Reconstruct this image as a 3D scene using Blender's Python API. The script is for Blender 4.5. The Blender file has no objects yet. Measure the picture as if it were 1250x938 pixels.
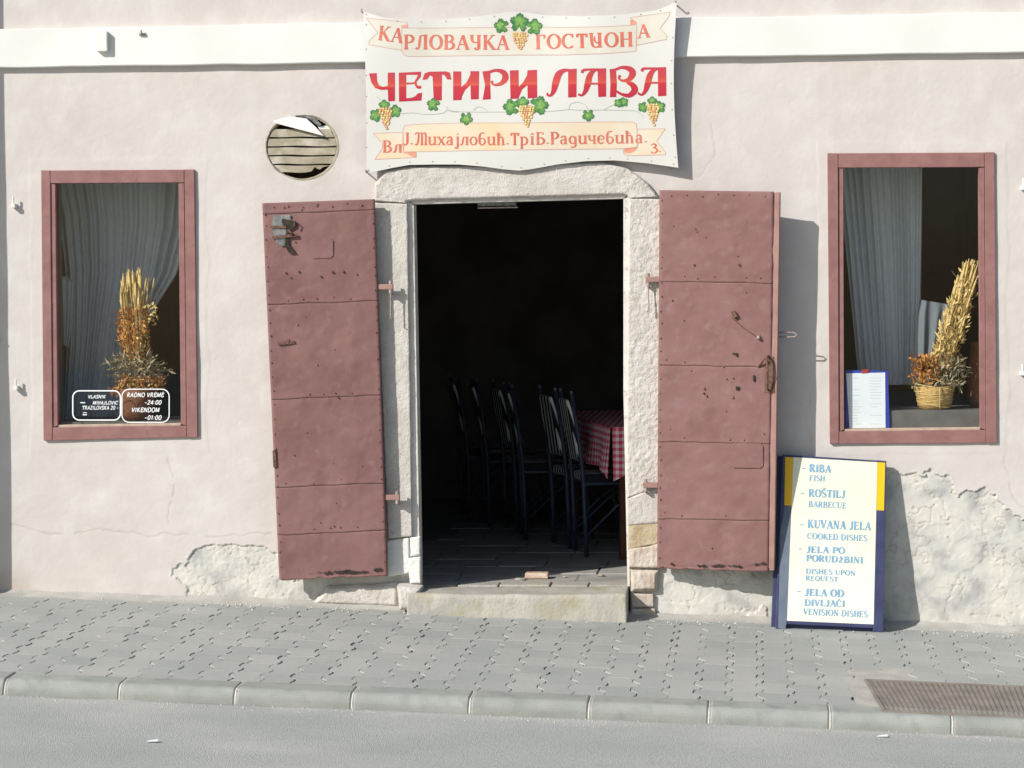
import bpy, bmesh, math, random
import numpy as np
from mathutils import Vector, Matrix
random.seed(7); rng = np.random.default_rng(7)
S = bpy.context.scene
COL = S.collection

# ------------------------------------------------------------------ camera
F = 3000.0; PSI = math.atan(0.10); TH = math.radians(1.0); RO = math.radians(0.69)
CAM = np.array([0.0, -12.6, 1.757])
YP = 335 + F * math.tan(TH)
r0 = np.array([math.cos(PSI), math.sin(PSI), 0.0])
fw0 = np.array([-math.sin(PSI), math.cos(PSI), 0.0]); up0 = np.array([0, 0, 1.0])
fw = fw0 * math.cos(TH) - up0 * math.sin(TH); u0 = up0 * math.cos(TH) + fw0 * math.sin(TH)
rr = r0 * math.cos(RO) - u0 * math.sin(RO); uu = u0 * math.cos(RO) + r0 * math.sin(RO)
cd = bpy.data.cameras.new("camera"); cam = bpy.data.objects.new("camera", cd); COL.objects.link(cam)
M = Matrix(((rr[0], uu[0], -fw[0], CAM[0]), (rr[1], uu[1], -fw[1], CAM[1]), (rr[2], uu[2], -fw[2], CAM[2]), (0, 0, 0, 1)))
cam.matrix_world = M
cd.sensor_width = 36; cd.lens = F / 1250 * 36; cd.shift_y = (YP - 469) / 1250; cd.clip_end = 500; cd.clip_start = .05
S.camera = cam

# ------------------------------------------------------------------ light
SA, SB = 1.05, 0.91                       # shadow run to the right / down per metre of stand-off
sund = Vector((SA, 1.0, -SB)).normalized()
EL = math.asin(-sund.z)
w = bpy.data.worlds.new("World"); S.world = w; w.use_nodes = True
nt = w.node_tree; nt.nodes.clear()
sky = nt.nodes.new("ShaderNodeTexSky"); sky.sky_type = 'NISHITA'; sky.sun_disc = False
sky.sun_elevation = EL
az = math.atan2(-sund.x, -sund.y)        # direction towards the sun, from +Y clockwise
sky.sun_rotation = az
bg = nt.nodes.new("ShaderNodeBackground"); bg.inputs[1].default_value = 0.10
ow = nt.nodes.new("ShaderNodeOutputWorld")
nt.links.new(sky.outputs[0], bg.inputs[0]); nt.links.new(bg.outputs[0], ow.inputs[0])
sl = bpy.data.lights.new("sun", 'SUN'); sl.energy = 4.6; sl.angle = math.radians(0.5); sl.color = (1.0, 0.955, 0.90)
so = bpy.data.objects.new("sun", sl); COL.objects.link(so)
so.rotation_euler = sund.to_track_quat('-Z', 'Y').to_euler(); so.location = (-6, -6, 8)
S.view_settings.view_transform = 'Standard'; S.view_settings.look = 'None'
S.view_settings.exposure = 0.10; S.view_settings.gamma = 1.0; S.view_settings.use_curve_mapping = False

# ------------------------------------------------------------------ geometry helpers
def ray(px, py):
    a = (np.asarray(px, float) - 625) / F; b = (YP - np.asarray(py, float)) / F
    return a[..., None] * rr + b[..., None] * uu + fw
def W(px, py, s=0.0):                    # point s metres in front of the facade, seen at px,py
    d = ray(px, py); t = (-np.asarray(s, float) - CAM[1]) / d[..., 1]
    return CAM + d * t[..., None]
def PL(px, py, p0, n):
    d = ray(px, py); t = ((p0 - CAM) @ n) / (d @ n)
    return CAM + d * t[..., None]
def proj(P):
    d = np.asarray(P) - CAM; z = d @ fw
    return 625 + F * (d @ rr) / z, YP - F * (d @ uu) / z

def _h(ix, iy, seed):
    v = np.sin(ix * 127.1 + iy * 311.7 + seed * 74.7) * 43758.5453
    return v - np.floor(v)
def vnoise(x, y, seed=0):
    ix = np.floor(x); iy = np.floor(y); fx = x - ix; fy = y - iy
    fx = fx * fx * (3 - 2 * fx); fy = fy * fy * (3 - 2 * fy)
    a = _h(ix, iy, seed); b = _h(ix + 1, iy, seed); c = _h(ix, iy + 1, seed); d = _h(ix + 1, iy + 1, seed)
    return (a * (1 - fx) + b * fx) * (1 - fy) + (c * (1 - fx) + d * fx) * fy
def fbm(x, y, o=4, seed=0):
    r = 0; am = .5; t = 0
    for k in range(o):
        r = r + am * vnoise(x, y, seed + k * 13); t += am; am *= .55; x = x * 2.03 + 5.1; y = y * 2.03 + 1.7
    return r / t * 2 - 1
def sstep(x, a, b):
    t = np.clip((x - a) / (b - a), 0, 1); return t * t * (3 - 2 * t)

WL = {}
def empty(name, loc, label=None, cat=None, group=None, parent=None):
    o = bpy.data.objects.new(name, None); COL.objects.link(o); o.empty_display_size = .1
    loc = Vector(loc); WL[o] = loc
    if parent: o.parent = parent; o.location = loc - WL[parent]
    else: o.location = loc
    tag(o, label, cat, group); return o
def tag(o, label=None, cat=None, group=None, kind=None):
    if label: o['label'] = label
    if cat: o['category'] = cat
    if group: o['group'] = group
    if kind: o['kind'] = kind
    return o
def mesh(name, V, Fc, mat, smooth=False):
    me = bpy.data.meshes.new(name); V = np.asarray(V, float)
    me.from_pydata([tuple(v) for v in V], [], [tuple(int(i) for i in f) for f in Fc]); me.update()
    if mat is not None: me.materials.append(mat)
    if smooth: me.shade_smooth()
    return me
def obj(name, VF, mat, parent=None, label=None, cat=None, group=None, kind=None, smooth=False, bevel=0, base=None):
    V, Fc = VF; V = np.asarray(V, float)
    c = (V.min(0) + V.max(0)) / 2
    if parent is None: c[2] = V[:, 2].min()
    if base is not None: c = np.array(base, float)
    me = mesh(name, V - c, Fc, mat, smooth)
    if bevel:
        bm = bmesh.new(); bm.from_mesh(me); bmesh.ops.recalc_face_normals(bm, faces=bm.faces)
        bmesh.ops.bevel(bm, geom=list(bm.edges), offset=bevel, segments=2, profile=.6, affect='EDGES', clamp_overlap=True)
        bm.to_mesh(me); bm.free()
    o = bpy.data.objects.new(name, me); COL.objects.link(o)
    c = Vector(c); WL[o] = c
    if parent: o.parent = parent; o.location = c - WL[parent]
    else: o.location = c
    return tag(o, label, cat, group, kind)
def join(parts):
    V = []; Fc = []; n = 0
    for v, f in parts:
        v = np.asarray(v, float); V.append(v); Fc += [tuple(i + n for i in q) for q in f]; n += len(v)
    return np.vstack(V), Fc
def box(x0, x1, y0, y1, z0, z1):
    V = [(x, y, z) for x in (x0, x1) for y in (y0, y1) for z in (z0, z1)]
    return V, [(0, 1, 3, 2), (4, 6, 7, 5), (0, 4, 5, 1), (2, 3, 7, 6), (0, 2, 6, 4), (1, 5, 7, 3)]
def prism(pts, sf, sb):                 # photo outline at stand-off sf, thickness straight back to sb
    p = np.array(pts, float); A = W(p[:, 0], p[:, 1], sf); B = A.copy(); B[:, 1] = -sb
    n = len(p)
    return np.vstack([A, B]), [tuple(range(n))] + [tuple(range(2 * n - 1, n - 1, -1))] + [(i, n + i, n + (i + 1) % n, (i + 1) % n) for i in range(n)]
def tube(P, r, n=8, cap=True):
    P = [Vector(p) for p in P]; V = []; Fc = []; m = len(P)
    rs = r if hasattr(r, '__len__') else [r] * m
    prev = None
    for i, p in enumerate(P):
        t = (P[min(i + 1, m - 1)] - P[max(i - 1, 0)]).normalized()
        if prev is None:
            a = Vector((0, 0, 1)) if abs(t.z) < .9 else Vector((1, 0, 0)); a = (a - t * a.dot(t)).normalized()
        else: a = (prev - t * prev.dot(t)).normalized()
        prev = a; b = t.cross(a)
        for k in range(n):
            q = 2 * math.pi * k / n; V.append(tuple(p + (a * math.cos(q) + b * math.sin(q)) * rs[i]))
    for i in range(m - 1):
        for k in range(n): Fc.append((i * n + k, i * n + (k + 1) % n, (i + 1) * n + (k + 1) % n, (i + 1) * n + k))
    if cap: Fc += [tuple(range(n - 1, -1, -1)), tuple(range((m - 1) * n, m * n))]
    return V, Fc
def gridF(nu, nv, off=0):
    return [(off + j * nu + i, off + j * nu + i + 1, off + (j + 1) * nu + i + 1, off + (j + 1) * nu + i) for j in range(nv - 1) for i in range(nu - 1)]
def resample(pl, n):
    pl = np.array(pl, float); t = np.linspace(0, len(pl) - 1, n)
    return np.stack([np.interp(t, np.arange(len(pl)), pl[:, k]) for k in (0, 1)], 1)
def patch(top, bot, nu, nv, s, amp=.004, rnd=.012, back=0.0, fs=40, seed=0, skirt=True):
    """rough stone face between two photo polylines, rounded to its edges, skirt straight back"""
    a = resample(top, nu); b = resample(bot, nu); v = np.linspace(0, 1, nv)[:, None, None]
    p = a[None] * (1 - v) + b[None] * v
    base = W(p[..., 0], p[..., 1], s)
    X = base[..., 0]; Z = base[..., 2]
    uE = np.minimum(np.arange(nu), np.arange(nu)[::-1])[None, :] * np.ones((nv, 1)); vE = np.minimum(np.arange(nv), np.arange(nv)[::-1])[:, None] * np.ones((1, nu))
    du = np.hypot(X[0, -1] - X[0, 0], 0) / nu + 1e-6; dv = abs(Z[-1, nu // 2] - Z[0, nu // 2]) / nv
    e = np.minimum(uE * du, vE * dv)
    h = s + fbm(X * 62, Z * 62, 3, seed) * amp * .42 + (.5 - np.abs(fbm(X * 24, Z * 30, 4, seed + 2))) * amp * .35 + fbm(X * 7, Z * 7, 3, seed + 5) * amp * .35 - rnd * (1 - sstep(e, -.001, rnd))
    base[..., 1] = -h
    jx = fbm(X * 14, Z * 14, 2, seed + 9) * .004; base[..., 0] += jx * (uE == 0) ; base[..., 2] += jx * (vE == 0)
    V = base.reshape(-1, 3); Fc = gridF(nu, nv)
    if skirt:
        ring = [i for i in range(nu)] + [j * nu + nu - 1 for j in range(1, nv)] + [(nv - 1) * nu + i for i in range(nu - 2, -1, -1)] + [j * nu for j in range(nv - 2, 0, -1)]
        B = V[ring].copy(); B[:, 1] = -back; n0 = len(V); V = np.vstack([V, B]); m = len(ring)
        Fc += [(ring[k], n0 + k, n0 + (k + 1) % m, ring[(k + 1) % m]) for k in range(m)]
    return V, Fc

# ------------------------------------------------------------------ materials
def lin(r, g, b):
    f = lambda c: c / 12.92 if c <= .04045 else ((c + .055) / 1.055) ** 2.4
    return (f(r / 255), f(g / 255), f(b / 255), 1)
def material(name, c1, c2=None, scale=6, rough=.8, bump=.0, bscale=60, metal=0, c3=None, s3=30, t3=(.55, .7), spec=.4, bdist=.01, detail=5):
    m = bpy.data.materials.new(name); m.use_nodes = True; n = m.node_tree; b = n.nodes["Principled BSDF"]; L = n.links
    b.inputs["Roughness"].default_value = rough; b.inputs["Metallic"].default_value = metal; b.inputs["Specular IOR Level"].default_value = spec
    tc = n.nodes.new("ShaderNodeTexCoord"); src = tc.outputs["Object"]
    geo = n.nodes.new("ShaderNodeNewGeometry"); src = geo.outputs["Position"]
    if c2 is None: c2 = tuple(x * .8 for x in c1[:3]) + (1,)
    nz = n.nodes.new("ShaderNodeTexNoise"); nz.inputs["Scale"].default_value = scale; nz.inputs["Detail"].default_value = detail; L.new(src, nz.inputs["Vector"])
    rp = n.nodes.new("ShaderNodeValToRGB"); rp.color_ramp.elements[0].position = .35; rp.color_ramp.elements[1].position = .65
    rp.color_ramp.elements[0].color = c1; rp.color_ramp.elements[1].color = c2; L.new(nz.outputs[0], rp.inputs[0])
    col = rp.outputs[0]
    if c3:
        nz2 = n.nodes.new("ShaderNodeTexNoise"); nz2.inputs["Scale"].default_value = s3; nz2.inputs["Detail"].default_value = 6; L.new(src, nz2.inputs["Vector"])
        mr = n.nodes.new("ShaderNodeMapRange"); mr.inputs[1].default_value = t3[0]; mr.inputs[2].default_value = t3[1]; L.new(nz2.outputs[0], mr.inputs[0])
        mx = n.nodes.new("ShaderNodeMix"); mx.data_type = 'RGBA'; L.new(mr.outputs[0], mx.inputs[0]); L.new(col, mx.inputs[6]); mx.inputs[7].default_value = c3; col = mx.outputs[2]
    L.new(col, b.inputs["Base Color"])
    if bump:
        nb = n.nodes.new("ShaderNodeTexNoise"); nb.inputs["Scale"].default_value = bscale; nb.inputs["Detail"].default_value = 6; L.new(src, nb.inputs["Vector"])
        bp = n.nodes.new("ShaderNodeBump"); bp.inputs["Strength"].default_value = bump; bp.inputs["Distance"].default_value = bdist
        L.new(nb.outputs[0], bp.inputs["Height"]); L.new(bp.outputs[0], b.inputs["Normal"])
    m['_c'] = 0; del m['_c']
    return m
def colour_out(m):
    b = m.node_tree.nodes["Principled BSDF"]; return b.inputs["Base Color"].links[0].from_socket
def mixin(m, fac_socket, colr):
    n = m.node_tree; b = n.nodes["Principled BSDF"]; prev = colour_out(m)
    mx = n.nodes.new("ShaderNodeMix"); mx.data_type = 'RGBA'; n.links.new(fac_socket, mx.inputs[0]); n.links.new(prev, mx.inputs[6])
    if isinstance(colr, tuple): mx.inputs[7].default_value = colr
    else: n.links.new(colr, mx.inputs[7])
    n.links.new(mx.outputs[2], b.inputs["Base Color"]); return mx
def C(r, g, b): return (r, g, b, 1)

m_wall = material("painted plaster", C(.545, .503, .468), C(.585, .548, .515), 1.3, .9, .3, 45, c3=C(.625, .592, .555), s3=6, t3=(.48, .75), bdist=.004)
n = m_wall.node_tree
at = n.nodes.new("ShaderNodeAttribute"); at.attribute_name = "peel"
geo = n.nodes.new("ShaderNodeNewGeometry")
z1 = n.nodes.new("ShaderNodeTexNoise"); z1.inputs["Scale"].default_value = 7; z1.inputs["Detail"].default_value = 8; n.links.new(geo.outputs["Position"], z1.inputs["Vector"])
rp = n.nodes.new("ShaderNodeValToRGB"); e = rp.color_ramp.elements
e[0].position = .34; e[0].color = C(.38, .38, .36); e[1].position = .62; e[1].color = C(.60, .585, .52)
k = rp.color_ramp.elements.new(.46); k.color = C(.53, .52, .475); n.links.new(z1.outputs[0], rp.inputs[0])
mixin(m_wall, at.outputs["Fac"], rp.outputs[0])
at2 = n.nodes.new("ShaderNodeAttribute"); at2.attribute_name = "stain"
mixin(m_wall, at2.outputs["Fac"], C(.44, .38, .32))
m_band = material("white lime paint", C(.74, .74, .70), C(.69, .69, .65), 3, .85, .15, 40, bdist=.004)
m_stone = material("whitewashed stone", C(.50, .465, .42), C(.585, .55, .505), 9, .9, .6, 130, c3=C(.46, .41, .355), s3=22, t3=(.58, .72), bdist=.008)
m_stoney = material("yellow sandstone", C(.38, .29, .165), C(.52, .45, .33), 14, .95, .6, 90, bdist=.006)
m_stonep = material("pinkish sandstone", C(.45, .37, .30), C(.56, .50, .42), 14, .95, .6, 90, bdist=.006)
m_strip = material("white flaking frame paint", C(.58, .55, .50), C(.68, .65, .60), 12, .8, .4, 60, c3=C(.42, .38, .33), s3=35, t3=(.6, .7), bdist=.004)
m_step = material("worn step stone", C(.35, .34, .30), C(.46, .435, .375), 7, .9, .8, 60, c3=C(.37, .33, .22), s3=9, t3=(.5, .75), bdist=.005)
m_door = material("oxblood painted sheet metal", C(.190, .094, .087), C(.232, .122, .114), 5, .62, .35, 38, c3=C(.255, .155, .15), s3=18, t3=(.55, .85), spec=.3, bdist=.004)
m_doorwood = material("oxblood painted wood edge", C(.29, .16, .14), C(.35, .21, .175), 12, .7, .3, 80, bdist=.003)
m_frame = material("oxblood painted window wood", C(.235, .112, .104), C(.285, .145, .134), 14, .65, .35, 60, c3=C(.21, .11, .098), s3=30, t3=(.6, .75), bdist=.003)
m_putty = material("old putty", C(.50, .40, .30), C(.42, .30, .24), 20, .8)
m_rust = material("rusty iron", C(.10, .05, .035), C(.20, .11, .08), 60, .8, .5, 150, metal=.2, bdist=.002)
m_iron = material("painted iron", C(.42, .35, .32), C(.30, .22, .20), 60, .6, .3, 150, metal=.1, bdist=.002)
m_galv = material("galvanised lock plate", C(.30, .31, .30), C(.15, .15, .14), 50, .5, .4, 90, metal=.6, bdist=.002)
m_blackhole = material("rotten wood and gap shade", C(.02, .015, .012), C(.05, .04, .03), 40, .9)  # its black also stands in for shade inside gaps, holes and the duct
m_paver = material("concrete paver", C(.285, .302, .28), C(.38, .388, .362), 3, .9, .55, 160, c3=C(.42, .42, .40), s3=60, t3=(.5, .8), bdist=.004)
n = m_paver.node_tree; oi = n.nodes.new("ShaderNodeObjectInfo")
rp = n.nodes.new("ShaderNodeValToRGB"); rp.color_ramp.elements[0].color = C(.30, .318, .30); rp.color_ramp.elements[1].color = C(.40, .402, .38); n.links.new(oi.outputs["Random"], rp.inputs[0])
vm = n.nodes.new("ShaderNodeValue"); vm.outputs[0].default_value = .6
mixin(m_paver, vm.outputs[0], rp.outputs[0])
m_joint = material("joint sand", C(.22, .225, .20), C(.30, .30, .27), 30, 1, .8, 200, bdist=.004)
m_kerb = material("concrete kerb", C(.275, .295, .272), C(.355, .368, .34), 5, .9, .5, 120, c3=C(.23, .25, .235), s3=12, t3=(.52, .72), bdist=.004)
m_mortar = material("pale mortar", C(.50, .48, .43), C(.58, .56, .51), 20, .95, .6, 90, bdist=.006)
m_margin = material("cement margin", C(.36, .35, .315), C(.44, .43, .39), 9, .95, .6, 90, bdist=.006)
m_road = material("pale dusty asphalt", C(.36, .38, .36), C(.405, .42, .40), 2.2, .92, .9, 180, c3=C(.30, .30, .29), s3=95, t3=(.5, .72), bdist=.006, detail=9)
_n = m_road.node_tree; _a = _n.nodes.new("ShaderNodeAttribute"); _a.attribute_name = "dust"; mixin(m_road, _a.outputs["Fac"], C(.49, .48, .45))
_a = _n.nodes.new("ShaderNodeAttribute"); _a.attribute_name = "grime"; mixin(m_road, _a.outputs["Fac"], C(.17, .165, .14))
m_grate = material("rusted cast iron", C(.20, .175, .155), C(.27, .24, .21), 9, .8, .4, 120, metal=.1, bdist=.002)
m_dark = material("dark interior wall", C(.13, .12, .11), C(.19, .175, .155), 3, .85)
m_floor = material("worn floor stone", C(.30, .295, .27), C(.40, .39, .355), 6, .7, .4, 60, bdist=.004)
m_chair = material("dark blue tube", C(.035, .05, .085), C(.05, .07, .11), 20, .4)
m_table = material("dark table wood", C(.08, .03, .02), C(.12, .05, .03), 10, .5)
m_board = material("blue board frame", C(.032, .038, .10), C(.05, .058, .13), 10, .45, .1, 60)
m_boardback = material("grey blue board edge", C(.11, .14, .19), C(.15, .18, .23), 14, .6)
m_yellow = material("yellow vinyl", C(.85, .50, .005), C(.82, .47, .004), 10, .45)
m_panel = material("cream white vinyl", C(.77, .76, .56), C(.77, .77, .66), 2.5, .5, .06, 25)
m_ink = material("faded blue ink", C(.15, .32, .48), C(.24, .41, .54), 40, .6)
m_vent = material("stained louvre metal", C(.36, .32, .24), C(.23, .20, .13), 9, .7, .2, 50, c3=C(.47, .44, .37), s3=10, t3=(.5, .66), bdist=.003)
m_white = material("white painted tin", C(.74, .73, .70), C(.70, .69, .66), 12, .6)
m_paper = material("white paper", C(.78, .81, .84), C(.74, .77, .80), 5, .7)
m_inkg = material("grey print", C(.50, .53, .55), C(.55, .58, .6), 30, .7)
m_blue = material("blue clip folder", C(.03, .06, .42), C(.03, .05, .36), 10, .4)
m_red = material("red clip", C(.45, .04, .03), C(.4, .04, .03), 10, .4)
m_bannerb = material("banner edge blue underside", C(.10, .10, .28), C(.12, .12, .3), 10, .6)
m_banner = material("banner vinyl", C(.61, .605, .56), C(.65, .64, .60), 1.6, .45, .05, 12, spec=.5, bdist=.01)
m_ribbon = material("cream ribbon print", C(.60, .565, .475), C(.65, .62, .54), 8, .5)
m_ribbono = material("peach ribbon print", C(.72, .56, .36), C(.68, .62, .50), 5, .5)
m_ribbond = material("rust ribbon fold print", C(.66, .24, .16), C(.7, .36, .24), 16, .5)
m_outline = material("ribbon outline print", C(.50, .24, .20), C(.55, .32, .28), 20, .5)
m_letter = material("salmon lettering print", C(.56, .13, .085), C(.62, .19, .13), 22, .5)
m_letterb = material("crimson lettering print", C(.60, .022, .045), C(.60, .03, .05), 10, .5)
n = m_letterb.node_tree; ga = n.nodes.new("ShaderNodeAttribute"); ga.attribute_name = "tone"
rp = n.nodes.new("ShaderNodeValToRGB"); e = rp.color_ramp.elements
e[0].position = 0; e[0].color = C(.47, .04, .065); e[1].position = 1; e[1].color = C(.42, .015, .045)
for p_, c_ in ((.35, C(.52, .055, .045)), (.47, C(.58, .09, .06)), (.52, C(.48, .025, .038)), (.75, C(.47, .022, .04))):
    q = rp.color_ramp.elements.new(p_); q.color = c_
n.links.new(ga.outputs["Fac"], rp.inputs[0]); n.links.new(rp.outputs[0], n.nodes["Principled BSDF"].inputs["Base Color"])
m_leaf = material("vine leaf print", C(.03, .16, .05), C(.12, .29, .06), 55, .5)
m_leafm = material("vine leaf mid print", C(.10, .30, .06), C(.26, .42, .10), 70, .5)
m_leafv = material("vine leaf light vein print", C(.25, .45, .14), C(.2, .4, .12), 40, .5)
m_leafd = material("vine leaf outline print", C(.02, .11, .06), C(.03, .14, .05), 40, .5)
m_grape = material("grape print", C(.70, .50, .10), C(.80, .68, .32), 90, .5)
m_graped = material("grape shadow print", C(.42, .22, .07), C(.50, .30, .10), 60, .5)
m_graper = material("rosy grape print", C(.60, .22, .14), C(.72, .42, .16), 90, .5)
m_grapel = material("grape highlight print", C(.85, .82, .60), C(.85, .80, .55), 40, .5)
m_vine = material("vine tendril print", C(.30, .36, .24), C(.4, .42, .36), 40, .5)
m_sticker = material("white sticker print", C(.85, .87, .88), C(.82, .84, .85), 20, .5)
m_wheat = material("dried wheat", C(.58, .40, .13), C(.74, .57, .27), 90, .8)
m_orange = material("dried orange flowers", C(.48, .17, .04), C(.62, .32, .09), 90, .8)
m_grey = material("dried grey foliage", C(.26, .21, .12), C(.42, .36, .24), 70, .85)
m_basket = material("straw basket", C(.45, .28, .09), C(.58, .38, .14), 70, .8, .5, 120)
m_brown = material("brown clay", C(.16, .06, .03), C(.22, .09, .04), 20, .7)
m_sill = material("grey inner sill", C(.10, .095, .085), C(.14, .13, .12), 14, .7)
m_brick = material("old brick", C(.50, .27, .17), C(.60, .52, .42), 25, .9, .6, 120, bdist=.004)

def fabric(name, c, trans, alpha):
    m = bpy.data.materials.new(name); m.use_nodes = True; n = m.node_tree; n.nodes.clear(); L = n.links
    o = n.nodes.new("ShaderNodeOutputMaterial"); d = n.nodes.new("ShaderNodeBsdfDiffuse"); t = n.nodes.new("ShaderNodeBsdfTranslucent"); tr = n.nodes.new("ShaderNodeBsdfTransparent")
    nz = n.nodes.new("ShaderNodeTexNoise"); nz.inputs["Scale"].default_value = 30
    geo = n.nodes.new("ShaderNodeNewGeometry"); L.new(geo.outputs["Position"], nz.inputs["Vector"])
    rp = n.nodes.new("ShaderNodeValToRGB"); rp.color_ramp.elements[0].color = tuple(x * .85 for x in c[:3]) + (1,); rp.color_ramp.elements[1].color = c; L.new(nz.outputs[0], rp.inputs[0])
    L.new(rp.outputs[0], d.inputs[0]); L.new(rp.outputs[0], t.inputs[0])
    a = n.nodes.new("ShaderNodeMixShader"); a.inputs[0].default_value = trans; L.new(d.outputs[0], a.inputs[1]); L.new(t.outputs[0], a.inputs[2])
    b = n.nodes.new("ShaderNodeMixShader"); b.inputs[0].default_value = alpha; L.new(a.outputs[0], b.inputs[1]); L.new(tr.outputs[0], b.inputs[2])
    L.new(b.outputs[0], o.inputs[0]); return m
m_curtain = fabric("sheer curtain", C(.86, .94, 1.0), .15, .12)
m_curtain2 = fabric("striped lace curtain", C(.88, .94, .98), .15, .12)
m_cloth = fabric('grey white cloth', C(.24, .27, .30), .1, .1)
def glass():
    m = bpy.data.materials.new("window glass"); m.use_nodes = True; n = m.node_tree; n.nodes.clear(); L = n.links
    o = n.nodes.new("ShaderNodeOutputMaterial"); g = n.nodes.new("ShaderNodeBsdfGlossy"); g.inputs["Roughness"].default_value = .02; tr = n.nodes.new("ShaderNodeBsdfTransparent")
    tr.inputs[0].default_value = (.93, .95, .94, 1)
    fr = n.nodes.new("ShaderNodeFresnel"); fr.inputs[0].default_value = 1.45
    mx = n.nodes.new("ShaderNodeMixShader"); L.new(fr.outputs[0], mx.inputs[0]); L.new(tr.outputs[0], mx.inputs[1]); L.new(g.outputs[0], mx.inputs[2]); L.new(mx.outputs[0], o.inputs[0])
    return m
m_glass = glass()
def stripes(name, kind):
    m = material(name, C(.85, .86, .80), C(.75, .77, .72), 10, .8); n = m.node_tree; L = n.links
    tc = n.nodes.new("ShaderNodeTexCoord"); sp = n.nodes.new("ShaderNodeSeparateXYZ"); L.new(tc.outputs["Object"], sp.inputs[0])
    def sq(sock, fr_, thr):
        a = n.nodes.new("ShaderNodeMath"); a.operation = 'MULTIPLY'; a.inputs[1].default_value = fr_; L.new(sock, a.inputs[0])
        f = n.nodes.new("ShaderNodeMath"); f.operation = 'FRACT'; L.new(a.outputs[0], f.inputs[0])
        g = n.nodes.new("ShaderNodeMath"); g.operation = 'GREATER_THAN'; g.inputs[1].default_value = thr; L.new(f.outputs[0], g.inputs[0]); return g.outputs[0]
    if kind == 'chairback':
        q1 = n.nodes.new('ShaderNodeMath'); q1.operation = 'MULTIPLY_ADD'; q1.inputs[1].default_value = 2.2; L.new(sp.outputs[0], q1.inputs[0]); L.new(sp.outputs[1], q1.inputs[2])
        q2 = n.nodes.new('ShaderNodeMath'); q2.operation = 'MULTIPLY_ADD'; q2.inputs[1].default_value = .65; L.new(sp.outputs[2], q2.inputs[0]); L.new(q1.outputs[0], q2.inputs[2])
        mixin(m, sq(q2.outputs[0], 15, .45), C(.008, .01, .016))
    elif kind == 'chair':
        mixin(m, sq(sp.outputs[1], 19, .45), C(.008, .01, .016))
    else:                                # gingham: red check, crossing squares darker
        ax = n.nodes.new("ShaderNodeMath"); ax.operation = 'ADD'; L.new(sp.outputs[1], ax.inputs[0]); L.new(sp.outputs[0], ax.inputs[1])
        a = sq(sp.outputs[0] if kind == 'checkx' else sp.outputs[1], 27, .5); b = sq(sp.outputs[2] if kind != 'checktop' else sp.outputs[0], 27, .5)
        s = n.nodes.new("ShaderNodeMath"); s.operation = 'ADD'; L.new(a, s.inputs[0]); L.new(b, s.inputs[1])
        h = n.nodes.new("ShaderNodeMath"); h.operation = 'MULTIPLY'; h.inputs[1].default_value = .5; L.new(s.outputs[0], h.inputs[0])
        rp = n.nodes.new("ShaderNodeValToRGB"); rp.color_ramp.interpolation = 'CONSTANT'
        e = rp.color_ramp.elements; e[0].color = C(.95, .90, .90); e[1].position = .4; e[1].color = C(.90, .34, .42)
        q = e.new(.9); q.color = C(.78, .06, .13); L.new(h.outputs[0], rp.inputs[0])
        L.new(rp.outputs[0], n.nodes["Principled BSDF"].inputs["Base Color"])
    return m
m_stripe = stripes("striped cushion cloth", 'chair')
m_stripeb = stripes('striped back cushion cloth', 'chairback')
m_check = stripes("red gingham", 'checkside'); m_checkt = stripes("red gingham top", 'checktop')

# ------------------------------------------------------------------ ground: street falls to the right
pl_, pr_ = W(20, 725), W(1240, 770)
SX = (pr_[2] - pl_[2]) / (pr_[0] - pl_[0]); Z00 = pl_[2] - SX * pl_[0]
SY = 0.03; KD = 2.02                      # pavement falls to the kerb; its depth
def zb(x): return Z00 + SX * x
def zp(x, y): return zb(x) + SY * y       # y negative towards the street
pn = np.cross([1, 0, SX], [0, 1, SY]); pn = pn / np.linalg.norm(pn)
def G(px, py, dz=0): return PL(px, py, np.array([0, 0, Z00 + dz]), pn)
KERBH = .068; KW = .17
def sheet(x0, x1, y0, y1, dz, nx=2, ny=2):
    X = np.linspace(x0, x1, nx); Y = np.linspace(y0, y1, ny); V = [(x, y, zp(x, y) + dz) for y in Y for x in X]
    return V, gridF(nx, ny)
obj('ground', ([(-60, -60, -3.2), (60, -60, -3.2), (60, 60, -3.2), (-60, 60, -3.2)], [(0, 1, 2, 3)]), m_road, kind='structure')
pave = obj('pavement', sheet(-14, 12, -KD, .02, -.010), m_joint, kind='structure')
yk = -KD - KW
# road
nx, ny = 200, 90
X = np.linspace(-7, 6, nx); Y = np.linspace(yk - 3.0, yk + .03, ny)
XX, YY = np.meshgrid(X, Y); ZZ = zb(XX) + SY * yk - KERBH + .022 * (YY - yk) * 0 + fbm(XX * 2.2, YY * 2.2, 4, 3) * .005 + fbm(XX * 25, YY * 25, 2, 8) * .0015
r1 = (np.stack([XX, YY, ZZ], -1).reshape(-1, 3), gridF(nx, ny))
zr = lambda x: zb(x) + SY * yk - KERBH - .004
r2 = ([(x, y, zr(x)) for y in (-28, yk + .02) for x in (-28, 28)], [(0, 1, 3, 2)])
rd_ = obj('road', join([r1, r2]), m_road, kind='structure', smooth=True)
dust = np.clip(1 - (yk - YY) / .22, 0, 1) * np.clip(.55 + fbm(XX * 5, YY * 9, 4, 15), 0, 1) + np.clip(fbm(XX * 1.1, YY * 2.5, 4, 17) - .1, 0, 1) * .9
grime = np.clip(1 - (yk + .01 - YY) / .035, 0, 1) * np.clip(.5 + fbm(XX * 7, YY * 7, 3, 19), 0, 1)
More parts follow.
